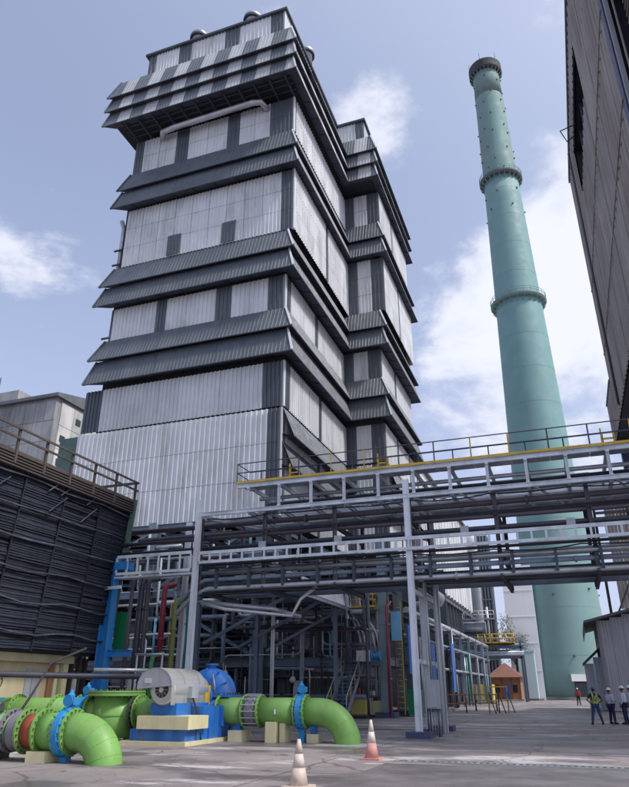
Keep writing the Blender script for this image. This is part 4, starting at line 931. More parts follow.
for i in range(nb):
    for k in range(ns):
        z = 3.15 + k * (6.95 / ns)
        if i < 5: rest.box(fx(z) - .05, fx(z) - .02, Y0 + i * bay + .02, Y0 + (i + 1) * bay - .03, z - .035, z + .035); continue
        sag = .05 * math.sin(k * .23 + i * 1.9)
        if random.random() < .04: continue
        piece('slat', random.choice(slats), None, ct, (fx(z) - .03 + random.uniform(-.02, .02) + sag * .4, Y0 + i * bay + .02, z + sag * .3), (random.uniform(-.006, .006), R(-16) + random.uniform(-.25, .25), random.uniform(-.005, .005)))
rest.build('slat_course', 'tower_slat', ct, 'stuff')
for i in range(nb + 1):
    y = Y0 + i * bay; MB().bar((fx(3.0) + .03, y, 3.0), (fx(10.2) + .03, y, 10.2), .04, .06, (1, 0, 0)).build('batten', 'tower_slat', ct)
for k in range(6):
    z = 3.7 + k * 1.15; pts = [(fx(z) + .09, Y0 + (Y1 - Y0) * i / 18, z + .06 * math.sin(i * 1.7 + k) - .06 * ((i % 4) in (1, 2))) for i in range(19)]
    MB().tube(pts, .04, 6).build('horizontal_strip', 'tower_batten', ct)
for i in range(9):
    y = random.uniform(16, 26); z = random.choice((8.4, 9.2)); MB().bar((fx(z) + .11, y, z), (fx(z + .8) + .11, y + .9, z + .8), .05, .04).build('prop', 'tower_batten', ct)
g = MB(); a0, a1 = fx(3.0) + .1, fx(10.25) + .12
g.add([(a0, Y1, 3.0), (a1, Y1, 10.25), (-38, Y1, 10.25), (-38, Y1, 3.0), (a0, Y1 + .08, 3.0), (a1, Y1 + .08, 10.25), (-38, Y1 + .08, 10.25), (-38, Y1 + .08, 3.0)], [(0, 1, 2, 3), (7, 6, 5, 4), (0, 4, 5, 1), (1, 5, 6, 2), (3, 2, 6, 7), (0, 3, 7, 4)]); g.build('end_board', 'green_board', ct)
MB().bar((a0 + .06, Y1 - .12, 3.0), (a1 + .08, Y1 - .12, 10.25), .3, .05, (0, 1, 0)).build('corner_board', 'green_board', ct)
MB().box(-38, a1 + .02, Y0, Y1, 10.1, 10.26).build('deck', 'tower_timber', ct)
for k in range(4): MB().box(a1 - .25 - .05 * k, a1 + .06, Y0, Y1 - .15, 9.6 + k * .12, 9.66 + k * .12).build('fascia_board', 'tower_timber', ct)
pm_ = mesh(MB().box(-.045, .045, -.05, .05, -.55, .92), 'tower_timber')
for i in range(14): piece('rail_post', pm_, None, ct, (a1 + .03, Y1 - .12 - i * 1.62, 10.26))
for z in (10.68, 11.08): MB().box(a1 + .09, a1 + .15, Y0, Y1, z, z + .085).build('rail_board', 'tower_timber', ct)
MB().box(-26, a1 + .1, Y1 - .06, Y1 - .01, 11.08, 11.21).build('rail_board', 'tower_timber', ct)
# basin
MB().box(-38, -21.3, Y0, 25.2, 0, 2.65).build('basin_wall', 'cream_wall', ct)
MB().box(-38, -20.95, Y0, 26.4, 2.65, 2.97).build('basin_cope', 'cream_wall', ct)
for (y0, y1, m) in ((25.9, 26.2, 'cream_concrete'), (26.5, 26.62, 'tower_timber'), (26.95, 27.07, 'tower_timber'), (27.4, 27.5, 'tower_timber')): MB().box(-21.3, -21.05, y0, y1, 0, 2.9).build('basin_post', m, ct)
for y in (25.2, 25.55): MB().box(-21.36, -21.2, y, y + .22, .2, 2.6).build('basin_post', 'hut_brown' if y < 25.4 else 'cream_concrete', ct)
for y in (23.9, 24.3): MB().box(-21.3, -21.26, y, y + .35, 1.2, 2.4).build('vent_panel', 'grey_cabinet', ct)

# ================================================================ chimney
ch = thing('chimney', 'towering teal-green round chimney with three dark ring platforms', 'chimney', (-1.0, 137, 0))
cxy = Vector((-1.0, 137, 0))
def rad(z): 
    pts = [(0, 7.0), (25, 6.35), (50, 5.75), (80, 4.95), (115, 4.05), (153, 3.3)]
    for (a, b), (c, d) in zip(pts[:-1], pts[1:]):
        if z <= c: return b + (d - b) * (z - a) / (c - a)
    return 3.3
MB().lathe(cxy, Z_, [(rad(z), z) for z in range(0, 116, 5)], 64, True).build('shaft', 'chimney_teal', ch)
MB().lathe(cxy, Z_, [(rad(z), z) for z in (115, 122, 130, 138, 143)], 64, True, False).build('upper_shaft', 'chimney_upper', ch)
MB().lathe(cxy, Z_, [(rad(z), z) for z in (143, 149, 154)], 64, True).build('sooty_top', 'chimney_sooty', ch)
for z in range(7, 112, 8): MB().lathe(cxy + Z_ * z, Z_, [(rad(z) + .02, 0), (rad(z) + .02, .09)], 64, False, False).build('pour_seam', 'chimney_teal', ch)
for z, ro, th in ((80, 1.1, .8), (115, 1.05, .9), (151.2, .9, 2.9)):
    r = rad(z); rg = MB().lathe(cxy + Z_ * z, Z_, [(r - .02, 0), (r + ro * .75, .1), (r + ro, .5), (r + ro, th), (r - .02, th)], 48, False, False).build('ring_platform', 'chimney_cap' if z > 140 else ('chimney_dark' if z > 100 else 'chimney_upper'), ch)
    for k in range(24):
        a = 2 * math.pi * k / 24; c, s_ = math.cos(a), math.sin(a)
        MB().bar(cxy + Vector((c * r, s_ * r, z - 1.1)), cxy + Vector((c * (r + ro * .9), s_ * (r + ro * .9), z + .05)), .12, .14).build('bracket', 'chimney_upper', rg)
    if z > 140: continue
    for h in (.6, 1.15): MB().tube([cxy + Vector((math.cos(2 * math.pi * k / 40) * (r + ro - .05), math.sin(2 * math.pi * k / 40) * (r + ro - .05), z + th + h)) for k in range(41)], .05, 5, False).build('rail', 'chimney_upper', rg)
    for k in range(24):
        a = 2 * math.pi * k / 24; p = cxy + Vector((math.cos(a) * (r + ro - .05), math.sin(a) * (r + ro - .05), z + th)); MB().tube([p, p + Z_ * 1.2], .05, 5).build('rail_post', 'chimney_upper', rg)
for k in range(6):
    a = k * 1.05 + .3; p = cxy + Vector((math.cos(a) * 4.1, math.sin(a) * 4.1, 154)); MB().tube([p, p + Vector((0, 0, 2.4))], .06, 5).build('lightning_rod', 'chimney_dark', ch)
lug = mesh(MB().box(-.11, .11, -.34, 0, -.11, .11).box(-.16, .16, -.05, 0, -.2, .2), 'chimney_dark')
for z, n, off in ((118, 6, .1), (121.5, 6, .6), (125, 6, .1), (128.5, 6, .6), (132, 6, .1), (136, 6, .6), (140, 6, .1), (144, 6, .6), (148, 6, .2), (110, 6, .2), (106, 6, .7), (18, 6, .2), (33, 5, .9), (8, 6, .55)):
    for k in range(n):
        a = off + 2 * math.pi * k / n + random.uniform(-.3, .3); r = rad(z); piece('stud', lug, None, ch, cxy + Vector((math.cos(a) * r, math.sin(a) * r, z + random.uniform(-1.2, 1.2))), (0, 0, a + math.pi / 2))
a = R(-78)
dr = MB().box(-1.1, 1.1, -.25, .5, 0, 2.9); o = piece('access_door', mesh(dr, 'dark_void'), None, ch, cxy + Vector((math.cos(a) * 7.0, math.sin(a) * 7.0, 0)), (0, 0, a + math.pi / 2))
o2 = MB().box(-1.6, 1.6, -.35, .5, 2.9, 4.0); o = piece('door_header', mesh(o2, 'white_paint'), None, ch, cxy + Vector((math.cos(a) * 7.0, math.sin(a) * 7.0, 0)), (0, 0, a + math.pi / 2))
MB().lathe(cxy, Z_, [(7.5, 0), (7.5, .5)], 48).build('plinth', 'old_concrete', ch)

# ================================================================ brown transfer building on the right
bb = thing('conveyor_building', 'tall rust-brown ribbed building looming over the right edge on steel legs', 'building', (14, 40, 0))
def bpan(y0, y1, z0, z1, w=4.2):
    for (a, b) in cut(y1 - y0, w):
        for (h0, h1) in cut(z1 - z0, 6.4):
            MB().corr((6.0, y0, z0 + h0), Y_, Z_, -X_, (a + .01, b - .01), (a + .01, b - .01), h1 - h0 - .02, .8, .10).build('cladding_panel', 'brown_cladding', bb)
bpan(27.2, 38.0, 21.4, 46.6); bpan(38.0, 49.6, 21.4, 39.3); bpan(38.0, 49.6, 44.3, 46.6); bpan(49.6, 56.2, 21.4, 46.6); bpan(56.2, 62, 21.4, 25.3)
bpan(20.3, 27.2, 34.4, 46.6); bpan(20.3, 27.2, 21.4, 25.5)
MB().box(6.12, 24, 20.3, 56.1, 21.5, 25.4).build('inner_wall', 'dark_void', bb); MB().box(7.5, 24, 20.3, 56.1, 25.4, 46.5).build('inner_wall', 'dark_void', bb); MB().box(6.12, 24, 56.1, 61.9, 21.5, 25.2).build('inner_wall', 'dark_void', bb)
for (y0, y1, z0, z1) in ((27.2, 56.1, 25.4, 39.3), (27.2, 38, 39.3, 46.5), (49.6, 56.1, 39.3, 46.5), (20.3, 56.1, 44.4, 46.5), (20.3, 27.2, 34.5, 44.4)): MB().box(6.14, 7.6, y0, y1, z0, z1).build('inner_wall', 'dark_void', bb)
MB().box(5.8, 24.2, 20.1, 56.4, 46.6, 46.9).build('roof', 'roof_sheet', bb)
MB().box(5.85, 24.2, 56.3, 62.2, 25.3, 25.5).build('roof', 'roof_sheet', bb)
MB().box(5.9, 6.16, 26.9, 27.6, 25.4, 34.6).build('opening_frame', 'navy_rail', bb); MB().box(5.9, 6.16, 20.3, 26.9, 34.2, 34.8).build('opening_frame', 'navy_rail', bb)
MB().box(5.95, 6.15, 26.55, 26.72, 25.4, 34.2).build('opening_frame', 'grey_cabinet', bb)
for k in range(18): MB().bar((6.9, 20.3, 25.7 + k * .5), (6.9, 26.6, 25.7 + k * .5), .06, .3, (1, 0, 1)).build('louvre', 'brown_cladding', bb)
for z in (39.3, 44.3): MB().box(5.95, 6.05, 38.0, 49.6, z - .05, z + .05).build('opening_frame', 'navy_rail', bb)
for y in (40.5, 44, 47): MB().box(6.4, 6.6, y, y + .2, 39.3, 44.3).build('mullion', 'navy_rail', bb)
MB().tube([(6.0, 46.5, 44.5), (4.9, 46.5, 44.2), (5.3, 46.8, 43.2), (6.0, 46.6, 43.5)], .06, 6).build('bracket_arm', 'motor_dark', bb)
for (x, y) in ((6.6, 60.8), (6.6, 46), (6.6, 31), (6.6, 21), (22, 60.8), (22, 46), (22, 31)):
    MB().ibeam((x, y, 0), (x, y, 21.4), .8, .7, .05, (1, 0, 0)).build('leg', 'navy_rail', bb)
for y in (60.8, 46, 31): MB().ibeam((6.6, y, 20.9), (22, y, 20.9), .9, .4, .04).build('floor_beam', 'navy_rail', bb)
for a, b in ((60.8, 46), (46, 31), (31, 21)):
    MB().bar((6.6, a, 11), (6.6, b, 20.5), .25, .25).build('brace', 'navy_rail', bb); MB().bar((6.6, a, 11), (6.6, b, 11), .3, .3).build('brace', 'navy_rail', bb)
for x in (9, 12, 15, 18): MB().ibeam((x, 20.4, 21.1), (x, 61.5, 21.1), .5, .25, .03).build('floor_joist', 'navy_rail', bb)

for k in range(9): MB().corr((6.0 + k * 2, 20.3, 21.4), X_, Z_, -Y_, (.01, 1.99), (.01, 1.99), 25.2, .8, .1).build('cladding_panel', 'brown_cladding', bb)
for k in range(7):
    y = 24.5 + k * 4.6; MB().box(5.84, 5.90, y, y + .10, 21.4, 39 if 36 < y < 50 else 46.6).build('lap_trim', 'brown_cladding', bb)
for z in (27.6, 33.9): MB().box(5.84, 5.90, 27.3, 56, z, z + .09).build('lap_trim', 'brown_cladding', bb)
MB().tube([(5.8, 52.0, 21.5), (5.8, 52.0, 46.4)], .09, 8).build('downpipe', 'purple_brown_pipe', bb)
# ================================================================ shed
sh = thing('corrugated_shed', 'grey corrugated sheet shed with lean-to at the right edge behind the people', 'shed', (5, 68, 0))
def zr(x): return 6.9 + (x - 2.1) * .24
for i in range(10):
    x0 = 2.15 + i * .95
    MB().corr((0, 63, .05), X_, Z_, -Y_, (x0, x0 + .93), (x0, x0 + .93), zr(x0) - .1, .24, .05).build('wall_sheet', 'shed_sheet', sh)
for i in range(10): MB().corr((2.1, 63 + i * 1.1, .05), Y_, Z_, -X_, (0, 1.08), (0, 1.08), 6.7, .24, .05).build('wall_sheet', 'shed_sheet', sh)
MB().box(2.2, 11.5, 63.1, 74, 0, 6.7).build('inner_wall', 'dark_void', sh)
MB().box(2.02, 2.2, 62.86, 63.0, 0, 6.95).build('corner_post', 'old_concrete', sh)
g = MB(); g.add([(1.05, 61.9, 6.62), (12, 61.9, 9.25), (12, 74.5, 9.25), (1.05, 74.5, 6.62), (1.05, 61.9, 6.80), (12, 61.9, 9.43), (12, 74.5, 9.43), (1.05, 74.5, 6.80)], [(3, 2, 1, 0), (4, 5, 6, 7), (0, 1, 5, 4), (1, 2, 6, 5), (2, 3, 7, 6), (3, 0, 4, 7)]); g.build('roof', 'roof_sheet', sh)
for i in range(4): MB().bar((1.02, 62 + i * .05, 6.55 - i * .2), (1.02, 74.4, 6.55 - i * .2), .04, .17).build('eave_board', 'roof_sheet', sh)
for i in range(6): MB().corr((.75, 66 + i * 1.1, .05), Y_, Z_, -X_, (0, 1.08), (0, 1.08), 3.6, .24, .05).build('lean_to_sheet', 'shed_sheet', sh)
for i in range(2): MB().corr((.75 + i * .66, 66, .05), X_, Z_, -Y_, (0, .64), (0, .64), 3.6 + .5 * i, .24, .05).build('lean_to_sheet', 'shed_sheet', sh)
g = MB(); g.add([(.55, 65.6, 3.6), (2.1, 65.6, 4.9), (2.1, 73, 4.9), (.55, 73, 3.6), (.55, 65.6, 3.7), (2.1, 65.6, 5.0), (2.1, 73, 5.0), (.55, 73, 3.7)], [(3, 2, 1, 0), (4, 5, 6, 7), (0, 1, 5, 4), (1, 2, 6, 5), (2, 3, 7, 6), (3, 0, 4, 7)]); g.build('lean_to_roof', 'roof_sheet', sh)

# ================================================================ background blocks
ob = thing('concrete_building', 'weathered grey concrete building far behind the cooling tower', 'building', (-100, 110, 0))
MB().box(-140, -92.4, 100.2, 118, 0, 56.5).build('wall', 'old_concrete', ob)
for i in range(12):
    for k in range(5):
        MB().box(-92.4 - (i + 1) * 2.6 + .05, -92.4 - i * 2.6 - .05, 100, 100.25, 34 + k * 4.4, 38.3 + k * 4.4).build('wall_panel', 'old_concrete', ob)
for k in range(4):
    for j in range(4):
        y = 101.5 + j * 4; z = 36 + k * 5
        MB().box(-92.45, -92.2, y, y + 3.9, z, z + 4.9).build('side_panel', 'stained_concrete_lit', ob)
        if (k + j) % 3: MB().box(-92.22, -92.12, y + .7, y + 2.2, z + 1.6, z + 3.0).build('window', 'glass_dark', ob)
g = MB(); g.add([(-141, 99.2, 56.5), (-91.6, 99.2, 56.5), (-91.6, 119, 56.5), (-141, 119, 56.5), (-141, 99.2, 57.2), (-91.6, 99.2, 57.2), (-91.6, 119, 57.2), (-141, 119, 57.2), (-141, 109, 61), (-91.6, 109, 59.5)], [(3, 2, 1, 0), (0, 1, 5, 4), (1, 2, 6, 9, 5), (2, 3, 7, 6), (3, 0, 4, 8, 7), (4, 5, 9, 8), (8, 9, 6, 7)]); g.build('roof', 'roof_sheet', ob)
MB().box(-112, -106, 103, 108, 57, 61.5).build('roof_house', 'old_concrete', ob); MB().tube([(-113, 104, 57), (-113, 104, 66)], .12, 6).build('mast', 'dark_pipe', ob)

# turbine hall behind the bridge on the right of the boiler house
th = thing('turbine_hall', 'long pale ribbed building beyond the boiler house with dark vertical gaps', 'building', (-25, 105, 0))
MB().box(-35, -16.2, 84.5, 128, 0, 27).build('inner_wall', 'dark_void', th)
for i in range(16):
    y = 84.5 + i * 2.7
    MB().corr((-16.1, y, 13.5), Y_, Z_, X_, (0, 2.1), (0, 2.1), 13.5 + .12 * i, .35, .06).build('cladding_panel', 'light_cladding', th)
    MB().ibeam((-15.9, y + 2.4, 0), (-15.9, y + 2.4, 14), .4, .3, .03, (0, 1, 0)).build('column', 'dark_cladding', th)
for i in range(7): MB().corr((-35 + i * 2.7, 84.4, 12), X_, Z_, -Y_, (0, 2.65), (0, 2.65), 15, .35, .06).build('cladding_panel', 'light_cladding', th)
for z in (13.2, 9.5): MB().ibeam((-15.8, 84.5, z), (-15.8, 128, z), .7, .3, .04).build('wall_beam', 'dark_cladding', th)
MB().box(-35.4, -15.6, 84.1, 128.4, 28.9, 29.2).build('roof', 'roof_sheet', th)
MB().box(-35, -16.1, 84.5, 128, 27, 28.9).build('parapet', 'light_cladding', th)
# pale silo + duct next to the chimney
s1 = thing('pale_silo', 'pale grey round silo beyond the turbine hall', 'silo', (-18.6, 146, 0))
MB().lathe((-18.6, 146, 0), Z_, [(2.3, 0), (2.3, 30), (1.7, 32), (.3, 33)], 40, True).build('shell', 'pale_concrete', s1)
for z in (8, 12, 16, 20, 24, 28): MB().lathe((-18.6, 146, z), Z_, [(2.36, 0), (2.36, .25)], 40).build('hoop', 'pale_concrete', s1)
s2 = thing('duct_tower', 'grey ribbed duct tower between the pale silo and the strip of open sky', 'tower', (-14.4, 140, 0))
MB().box(-15.4, -13.4, 138, 142, 0, 30).build('shaft', 'dark_cladding', s2)
for k in range(4): MB().ibeam((-15.3 + k * .6, 137.8, 0), (-15.3 + k * .6, 137.8, 30), .3, .3, .04, (0, 1, 0)).build('rib', 'grey_cabinet', s2)
for k in range(8): MB().box(-15.5, -13.3, 137.5, 137.6, 3 + k * 3.6, 3.3 + k * 3.6).build('girt', 'grey_cabinet', s2)
s3 = thing('flue_block', 'smooth pale grey flue block standing against the left of the chimney', 'building', (-8, 133, 0))
MB().box(-10.7, -5.6, 130.5, 136, 0, 22).build('wall', 'pale_concrete', s3); MB().box(-10.85, -5.5, 130.35, 136.1, 22, 22.5).build('parapet', 'pale_concrete', s3)
for k in range(4): MB().box(-10.7, -5.6, 130.44, 130.5, 4.5 + k * 4.5, 4.65 + k * 4.5).build('pour_line', 'pale_concrete', s3)
s4 = thing('cyan_tank_wall', 'low pale cyan rendered block at the chimney foot', 'building', (-7.6, 128, 0))
MB().box(-9.0, -6.4, 124, 127.6, .3, 7.4).build('wall', 'pale_cyan', s4); MB().box(-9.1, -6.3, 123.9, 127.7, 7.4, 7.65).build('cap', 'pale_cyan', s4); MB().box(-9.8, -5.6, 124.2, 130, 0, .3).build('plinth', 'old_concrete', s4)
# orange-brown hut
hu = thing('gabled_hut', 'small orange-brown hut with hipped roof near the chimney', 'hut', (-10.8, 120, 0))
MB().box(-13.2, -8.6, 118, 123, .25, 3.4).build('wall', 'hut_brown', hu); MB().box(-13.6, -8.2, 117.6, 123.4, 0, .25).build('plinth', 'old_concrete', hu)
g = MB(); g.add([(-13.8, 117.3, 3.4), (-8.0, 117.3, 3.4), (-8.0, 123.7, 3.4), (-13.8, 123.7, 3.4), (-10.9, 119.5, 5.6), (-10.9, 121.5, 5.6)], [(3, 2, 1, 0), (0, 1, 4), (1, 2, 5, 4), (2, 3, 5), (3, 0, 4, 5)]); g.build('roof', 'hut_roof', hu)
MB().box(-11.1, -10.3, 117.94, 118.0, .3, 2.4).build('door', 'tarp_blue', hu); MB().box(-12.6, -11.8, 117.94, 118.0, 1.2, 2.3).build('window', 'glass_dark', hu); MB().box(-9.9, -9.1, 117.94, 118.0, 1.2, 2.3).build('window', 'glass_dark', hu)
for x in (-13.1, -11.4, -9.9, -8.7): MB().box(x - .08, x + .08, 117.9, 117.99, .25, 3.4).build('wall_post', 'hut_roof', hu)
yt = thing('yellow_tank', 'low yellow box tank left of the orange-brown hut', 'tank', (-13, 105, 0))
MB().box(-14.6, -11.4, 104, 107, .3, 2.3).build('shell', 'yellow_tank', yt)
for k in range(5): MB().box(-14.4 + k * .7, -14.25 + k * .7, 103.93, 104, .3, 2.3).build('rib', 'yellow_tank', yt)
for x in (-14.3, -12.0): MB().box(x, x + .3, 104.2, 106.8, 0, .3).build('skid', 'motor_dark', yt)
# pipe gallery in front of the hut with yellow platform
pg_ = thing('pipe_gallery', 'distant steel pipe gallery with yellow railed platform above the orange-brown hut', 'pipe rack', (-12, 112, 0))
for x in (-17.5, -14.0, -7.4):
    for y in (110, 114): MB().ibeam((x, y, 0), (x, y, 8.4), .35, .3, .03, (1, 0, 0)).build('column', 'blue_grey_steel', pg_)
for z in (6.0, 7.4): MB().ibeam((-19, 110, z), (-7.2, 110, z), .35, .25, .03).build('beam', 'blue_grey_steel', pg_)
for k, z in enumerate((6.35, 6.7, 6.5, 6.9, 7.8)): MB().tube([(-21, 109.6 + .4 * k, z), (-7.0, 109.6 + .4 * k, z)], .2, 8).build('pipe', ('blue_grey_steel', 'galvanised', 'dark_pipe', 'pipe_teal', 'blue_grey_steel')[k], pg_)
MB().box(-13.4, -8.2, 109.2, 111.6, 8.0, 8.15).build('deck', 'yellow_paint', pg_); rail(pg_, [(-13.4, 109.2, 8.15), (-8.2, 109.2, 8.15)], 1.1, 'yellow_paint', 'yellow_paint', 1.0, .06)
MB().tube([(-18.5, 113, 10.5), (-12.5, 113, 10.5)], .9, 16).build('horizontal_drum', 'blue_grey_steel', pg_)
MB().box(-18.6, -12.4, 112, 114, 9.4, 9.6).build('drum_deck', 'soffit_steel', pg_)
for x in (-18, -13): MB().box(x, x + .3, 112.4, 113.6, 8.4, 9.8).build('drum_saddle', 'blue_grey_steel', pg_)
rail(pg_, [(-19, 111.8, 11.8), (-11, 111.8, 11.8)], 1.1, 'galvanised', 'galvanised', 1.2, .05)
MB().box(-19, -11, 111.7, 112.4, 11.65, 11.8).build('walkway', 'galvanised', pg_)
for x in (-16, -12): MB().tube([(x, 112.2, 8), (x, 112.2, 13.5)], .2, 8).build('riser', 'galvanised', pg_)
# conveyor trestle beyond the shed
kt = thing('conveyor_trestle', 'dark trestle leg with brown cladding rising behind the shed roof', 'trestle', (6, 86, 0))
for x in (4.55, 8.2): MB().ibeam((x, 86, 0), (x, 86, 24), .3, .3, .03, (1, 0, 0)).build('leg', 'motor_dark', kt)
for k in range(3): MB().corr((5.7 + k * 1.2, 86.6, 10), X_, Z_, -Y_, (0, 1.18), (0, 1.18), 14, .4, .06).build('cladding_panel', 'brown_cladding', kt)
for z in (9, 15, 21): MB().bar((4.5, 86, z), (9.4, 86, z), .25, .3).build('crossbeam', 'motor_dark', kt)
MB().bar((5.0, 86.1, 9), (8.2, 86.1, 15), .2, .2).build('brace', 'motor_dark', kt)

# pipe rack along the right side of the boiler house, receding
pr_ = thing('pipe_rack', 'long receding pipe rack right of the boiler house with stacked pipes', 'pipe rack', (-12, 70, 0))
for k in range(9):
    y = 52 + k * 6
    for x in (-13.6, -11.2): MB().ibeam((x, y, 0), (x, y, 7.2), .3, .28, .025, (0, 1, 0)).build('post', 'blue_grey_steel', pr_)
    for z in (3.1, 5.0, 6.8): MB().ibeam((-13.6, y, z), (-11.0, y, z), .25, .15, .02).build('crossbeam', 'blue_grey_steel', pr_)
for (x, z, r, m) in ((-11.3, 7.05, .22, 'insulation_jacket'), (-12.0, 7.0, .15, 'galvanised'), (-12.8, 7.0, .18, 'dark_pipe'), (-11.2, 5.25, .14, 'blue_grey_steel'), (-11.8, 5.3, .18, 'galvanised'), (-12.6, 5.3, .16, 'purple_brown_pipe'), (-11.2, 3.3, .12, 'galvanised'), (-11.9, 3.3, .15, 'dark_pipe')):
    MB().tube([(x, 51, z), (x, 101, z)], r, 10).build('pipe', m, pr_)
MB().tube([(-9.9, 52, 8.6), (-9.9, 58, 8.6), (-10.4, 60, 8.5), (-13, 62, 8.4)], .4, 14).build('pipe', 'white_paint', pr_)
rr = random.Random(5)
for i in range(26):
    y = rr.uniform(52, 98); x = rr.choice((-11.0, -10.8, -11.4)); z1 = rr.choice((3.3, 5.2, 7)); MB().tube([(x, y, .05), (x, y, z1)], rr.choice((.06, .09, .13)), 8).build('riser', rr.choice(pm + ['tarp_blue', 'pipe_teal']), pr_)
for i, (y, z0, z1) in enumerate(((57, 2.2, 5.0), (67, 1.4, 5.6), (48.8, 2.6, 5.8))):
    t = MB().box(-10.85, -10.75, y, y + 1.6, z0, z1).build('blue_sheet', 'tarp_blue'); tag(t, ('blue sheet hung on the near end of the pipe rack', 'tall blue sheet further along the pipe rack', 'blue sheet behind the rear grey column')[i], 'sheet', 'blue sheets on the pipe rack')

# tubular barricades and scrap on the yard
bgp = 'tubular barricades on the yard'
for i, (x, y, rz, lab) in enumerate(((-10.2, 58, .1, 'low rusty barricade nearest the bridge leg'), (-8.3, 62, .25, 'low rusty barricade in the middle of the row'), (-5.9, 57, 1.25, 'taller yellow barricade turned edge-on at the right end of the row'))):
    t = thing('barricade', lab, 'barricade', (x, y, 0), bgp); h = 1.3 if i < 2 else 1.9; w = 3.4
    m = 'yellow_paint' if i == 2 else 'hut_brown'; c, s_ = math.cos(rz), math.sin(rz)
    P_ = lambda u, z, v=0: (x + c * u - s_ * v, y + s_ * u + c * v, z)
    for u in (-w / 2, 0, w / 2):
        MB().tube([P_(u, 0), P_(u, h)], .05, 6).build('post', m if u else 'motor_dark', t); MB().tube([P_(u, 0, -.5), P_(u, h * .8, 0)], .04, 6).build('stay', 'motor_dark', t)
    for z in (h * .45, h * .95): MB().tube([P_(-w / 2, z), P_(w / 2, z)], .045, 6).build('rail', m, t)
rr = random.Random(3)
for i in range(14):
    x = rr.uniform(-14, -7.4); y = rr.uniform(54, 76); s_ = rr.uniform(.15, .5)
    g = MB(); vs = [(x + math.cos(k * 1.05) * s_ * rr.uniform(.6, 1.3), y + math.sin(k * 1.05) * s_ * rr.uniform(.6, 1.3), 0) for k in range(6)]; vs += [(vx_[0] * .6 + x * .4, vx_[1] * .6 + y * .4, s_ * rr.uniform(.3, .8)) for vx_ in vs]
    g.add(vs, [(k, (k + 1) % 6, (k + 1) % 6 + 6, k + 6) for k in range(6)] + [tuple(range(6, 12))]); t = g.build('scrap_heap', 'debris'); tag(t, 'small pale heap of scrap lying between the barricades and the pipe rack', 'scrap', 'scrap heaps on the yard')

# traffic cones
def cone(loc, h, body, band, label, tip):
    t = thing('traffic_cone', label, 'cone', loc, 'traffic cones on the yard'); x, y, z = loc
    g = MB()
    n = 20; pts = [(.24 + .0 * k, 0) for k in range(1)]
    base = MB(); base.box(x - .24, x + .24, y - .24, y + .24, 0, .05); base.build('base', tip, t)
    def r(z_): return .17 - (.17 - .03) * (z_ - .05) / (h - .05)
    for (a, b, m, nm) in ((.05, h * .42, body, 'lower_body'), (h * .42, h * .70, band, 'band'), (h * .70, h, body if band != 'cone_white' or body == 'cone_faded' else band, 'upper_body')):
        MB().lathe((x, y, 0), Z_, [(r(a), a), (r(b), b)], n, True).build(nm, m, t)
cone((-5.12, 18.3, 0), .90, 'cone_orange', 'cone_white', 'tall orange and white traffic cone near the drain', 'cone_orange')
cone((-4.93, 12.75, 0), .78, 'cone_faded', 'cone_white', 'faded dirty traffic cone at the bottom edge', 'cone_faded')

# ================================================================ tree beyond the hut
tr = thing('bare_tree', 'thin greyish tree rising behind the low cyan block', 'tree', (-9.6, 128.6, 0))
g = MB(); g.tube([(-9.6, 128.6, 0), (-9.5, 128.6, 6), (-9.7, 128.6, 10.5)], [.35, .25, .08], 8); tk = random.Random(8); lim = []
for k in range(14):
    z = tk.uniform(5, 10.5); a = tk.uniform(0, 6.28); l_ = tk.uniform(1.5, 3.4); q = (-9.6 + math.cos(a) * l_ * .7, 128.6 + math.sin(a) * l_ * .4, z + tk.uniform(.8, 2.6)); lim.append(q); g.tube([(-9.6, 128.6, z), q], [.12, .03], 6)
g.build('trunk', 'bark', tr)
g = MB()
for k in range(1500):
    q = tk.choice(lim); c = Vector(q) + Vector((tk.gauss(0, .7), tk.gauss(0, .7), tk.gauss(0, .6))); a = Vector((tk.gauss(0, 1), tk.gauss(0, 1), tk.gauss(0, 1))).normalized() * .17; b = a.orthogonal().normalized() * .1
    g.add([c - a, c + b, c + a, c - b], [(0, 1, 2, 3)])
g.build('crown', 'leaf', tr)

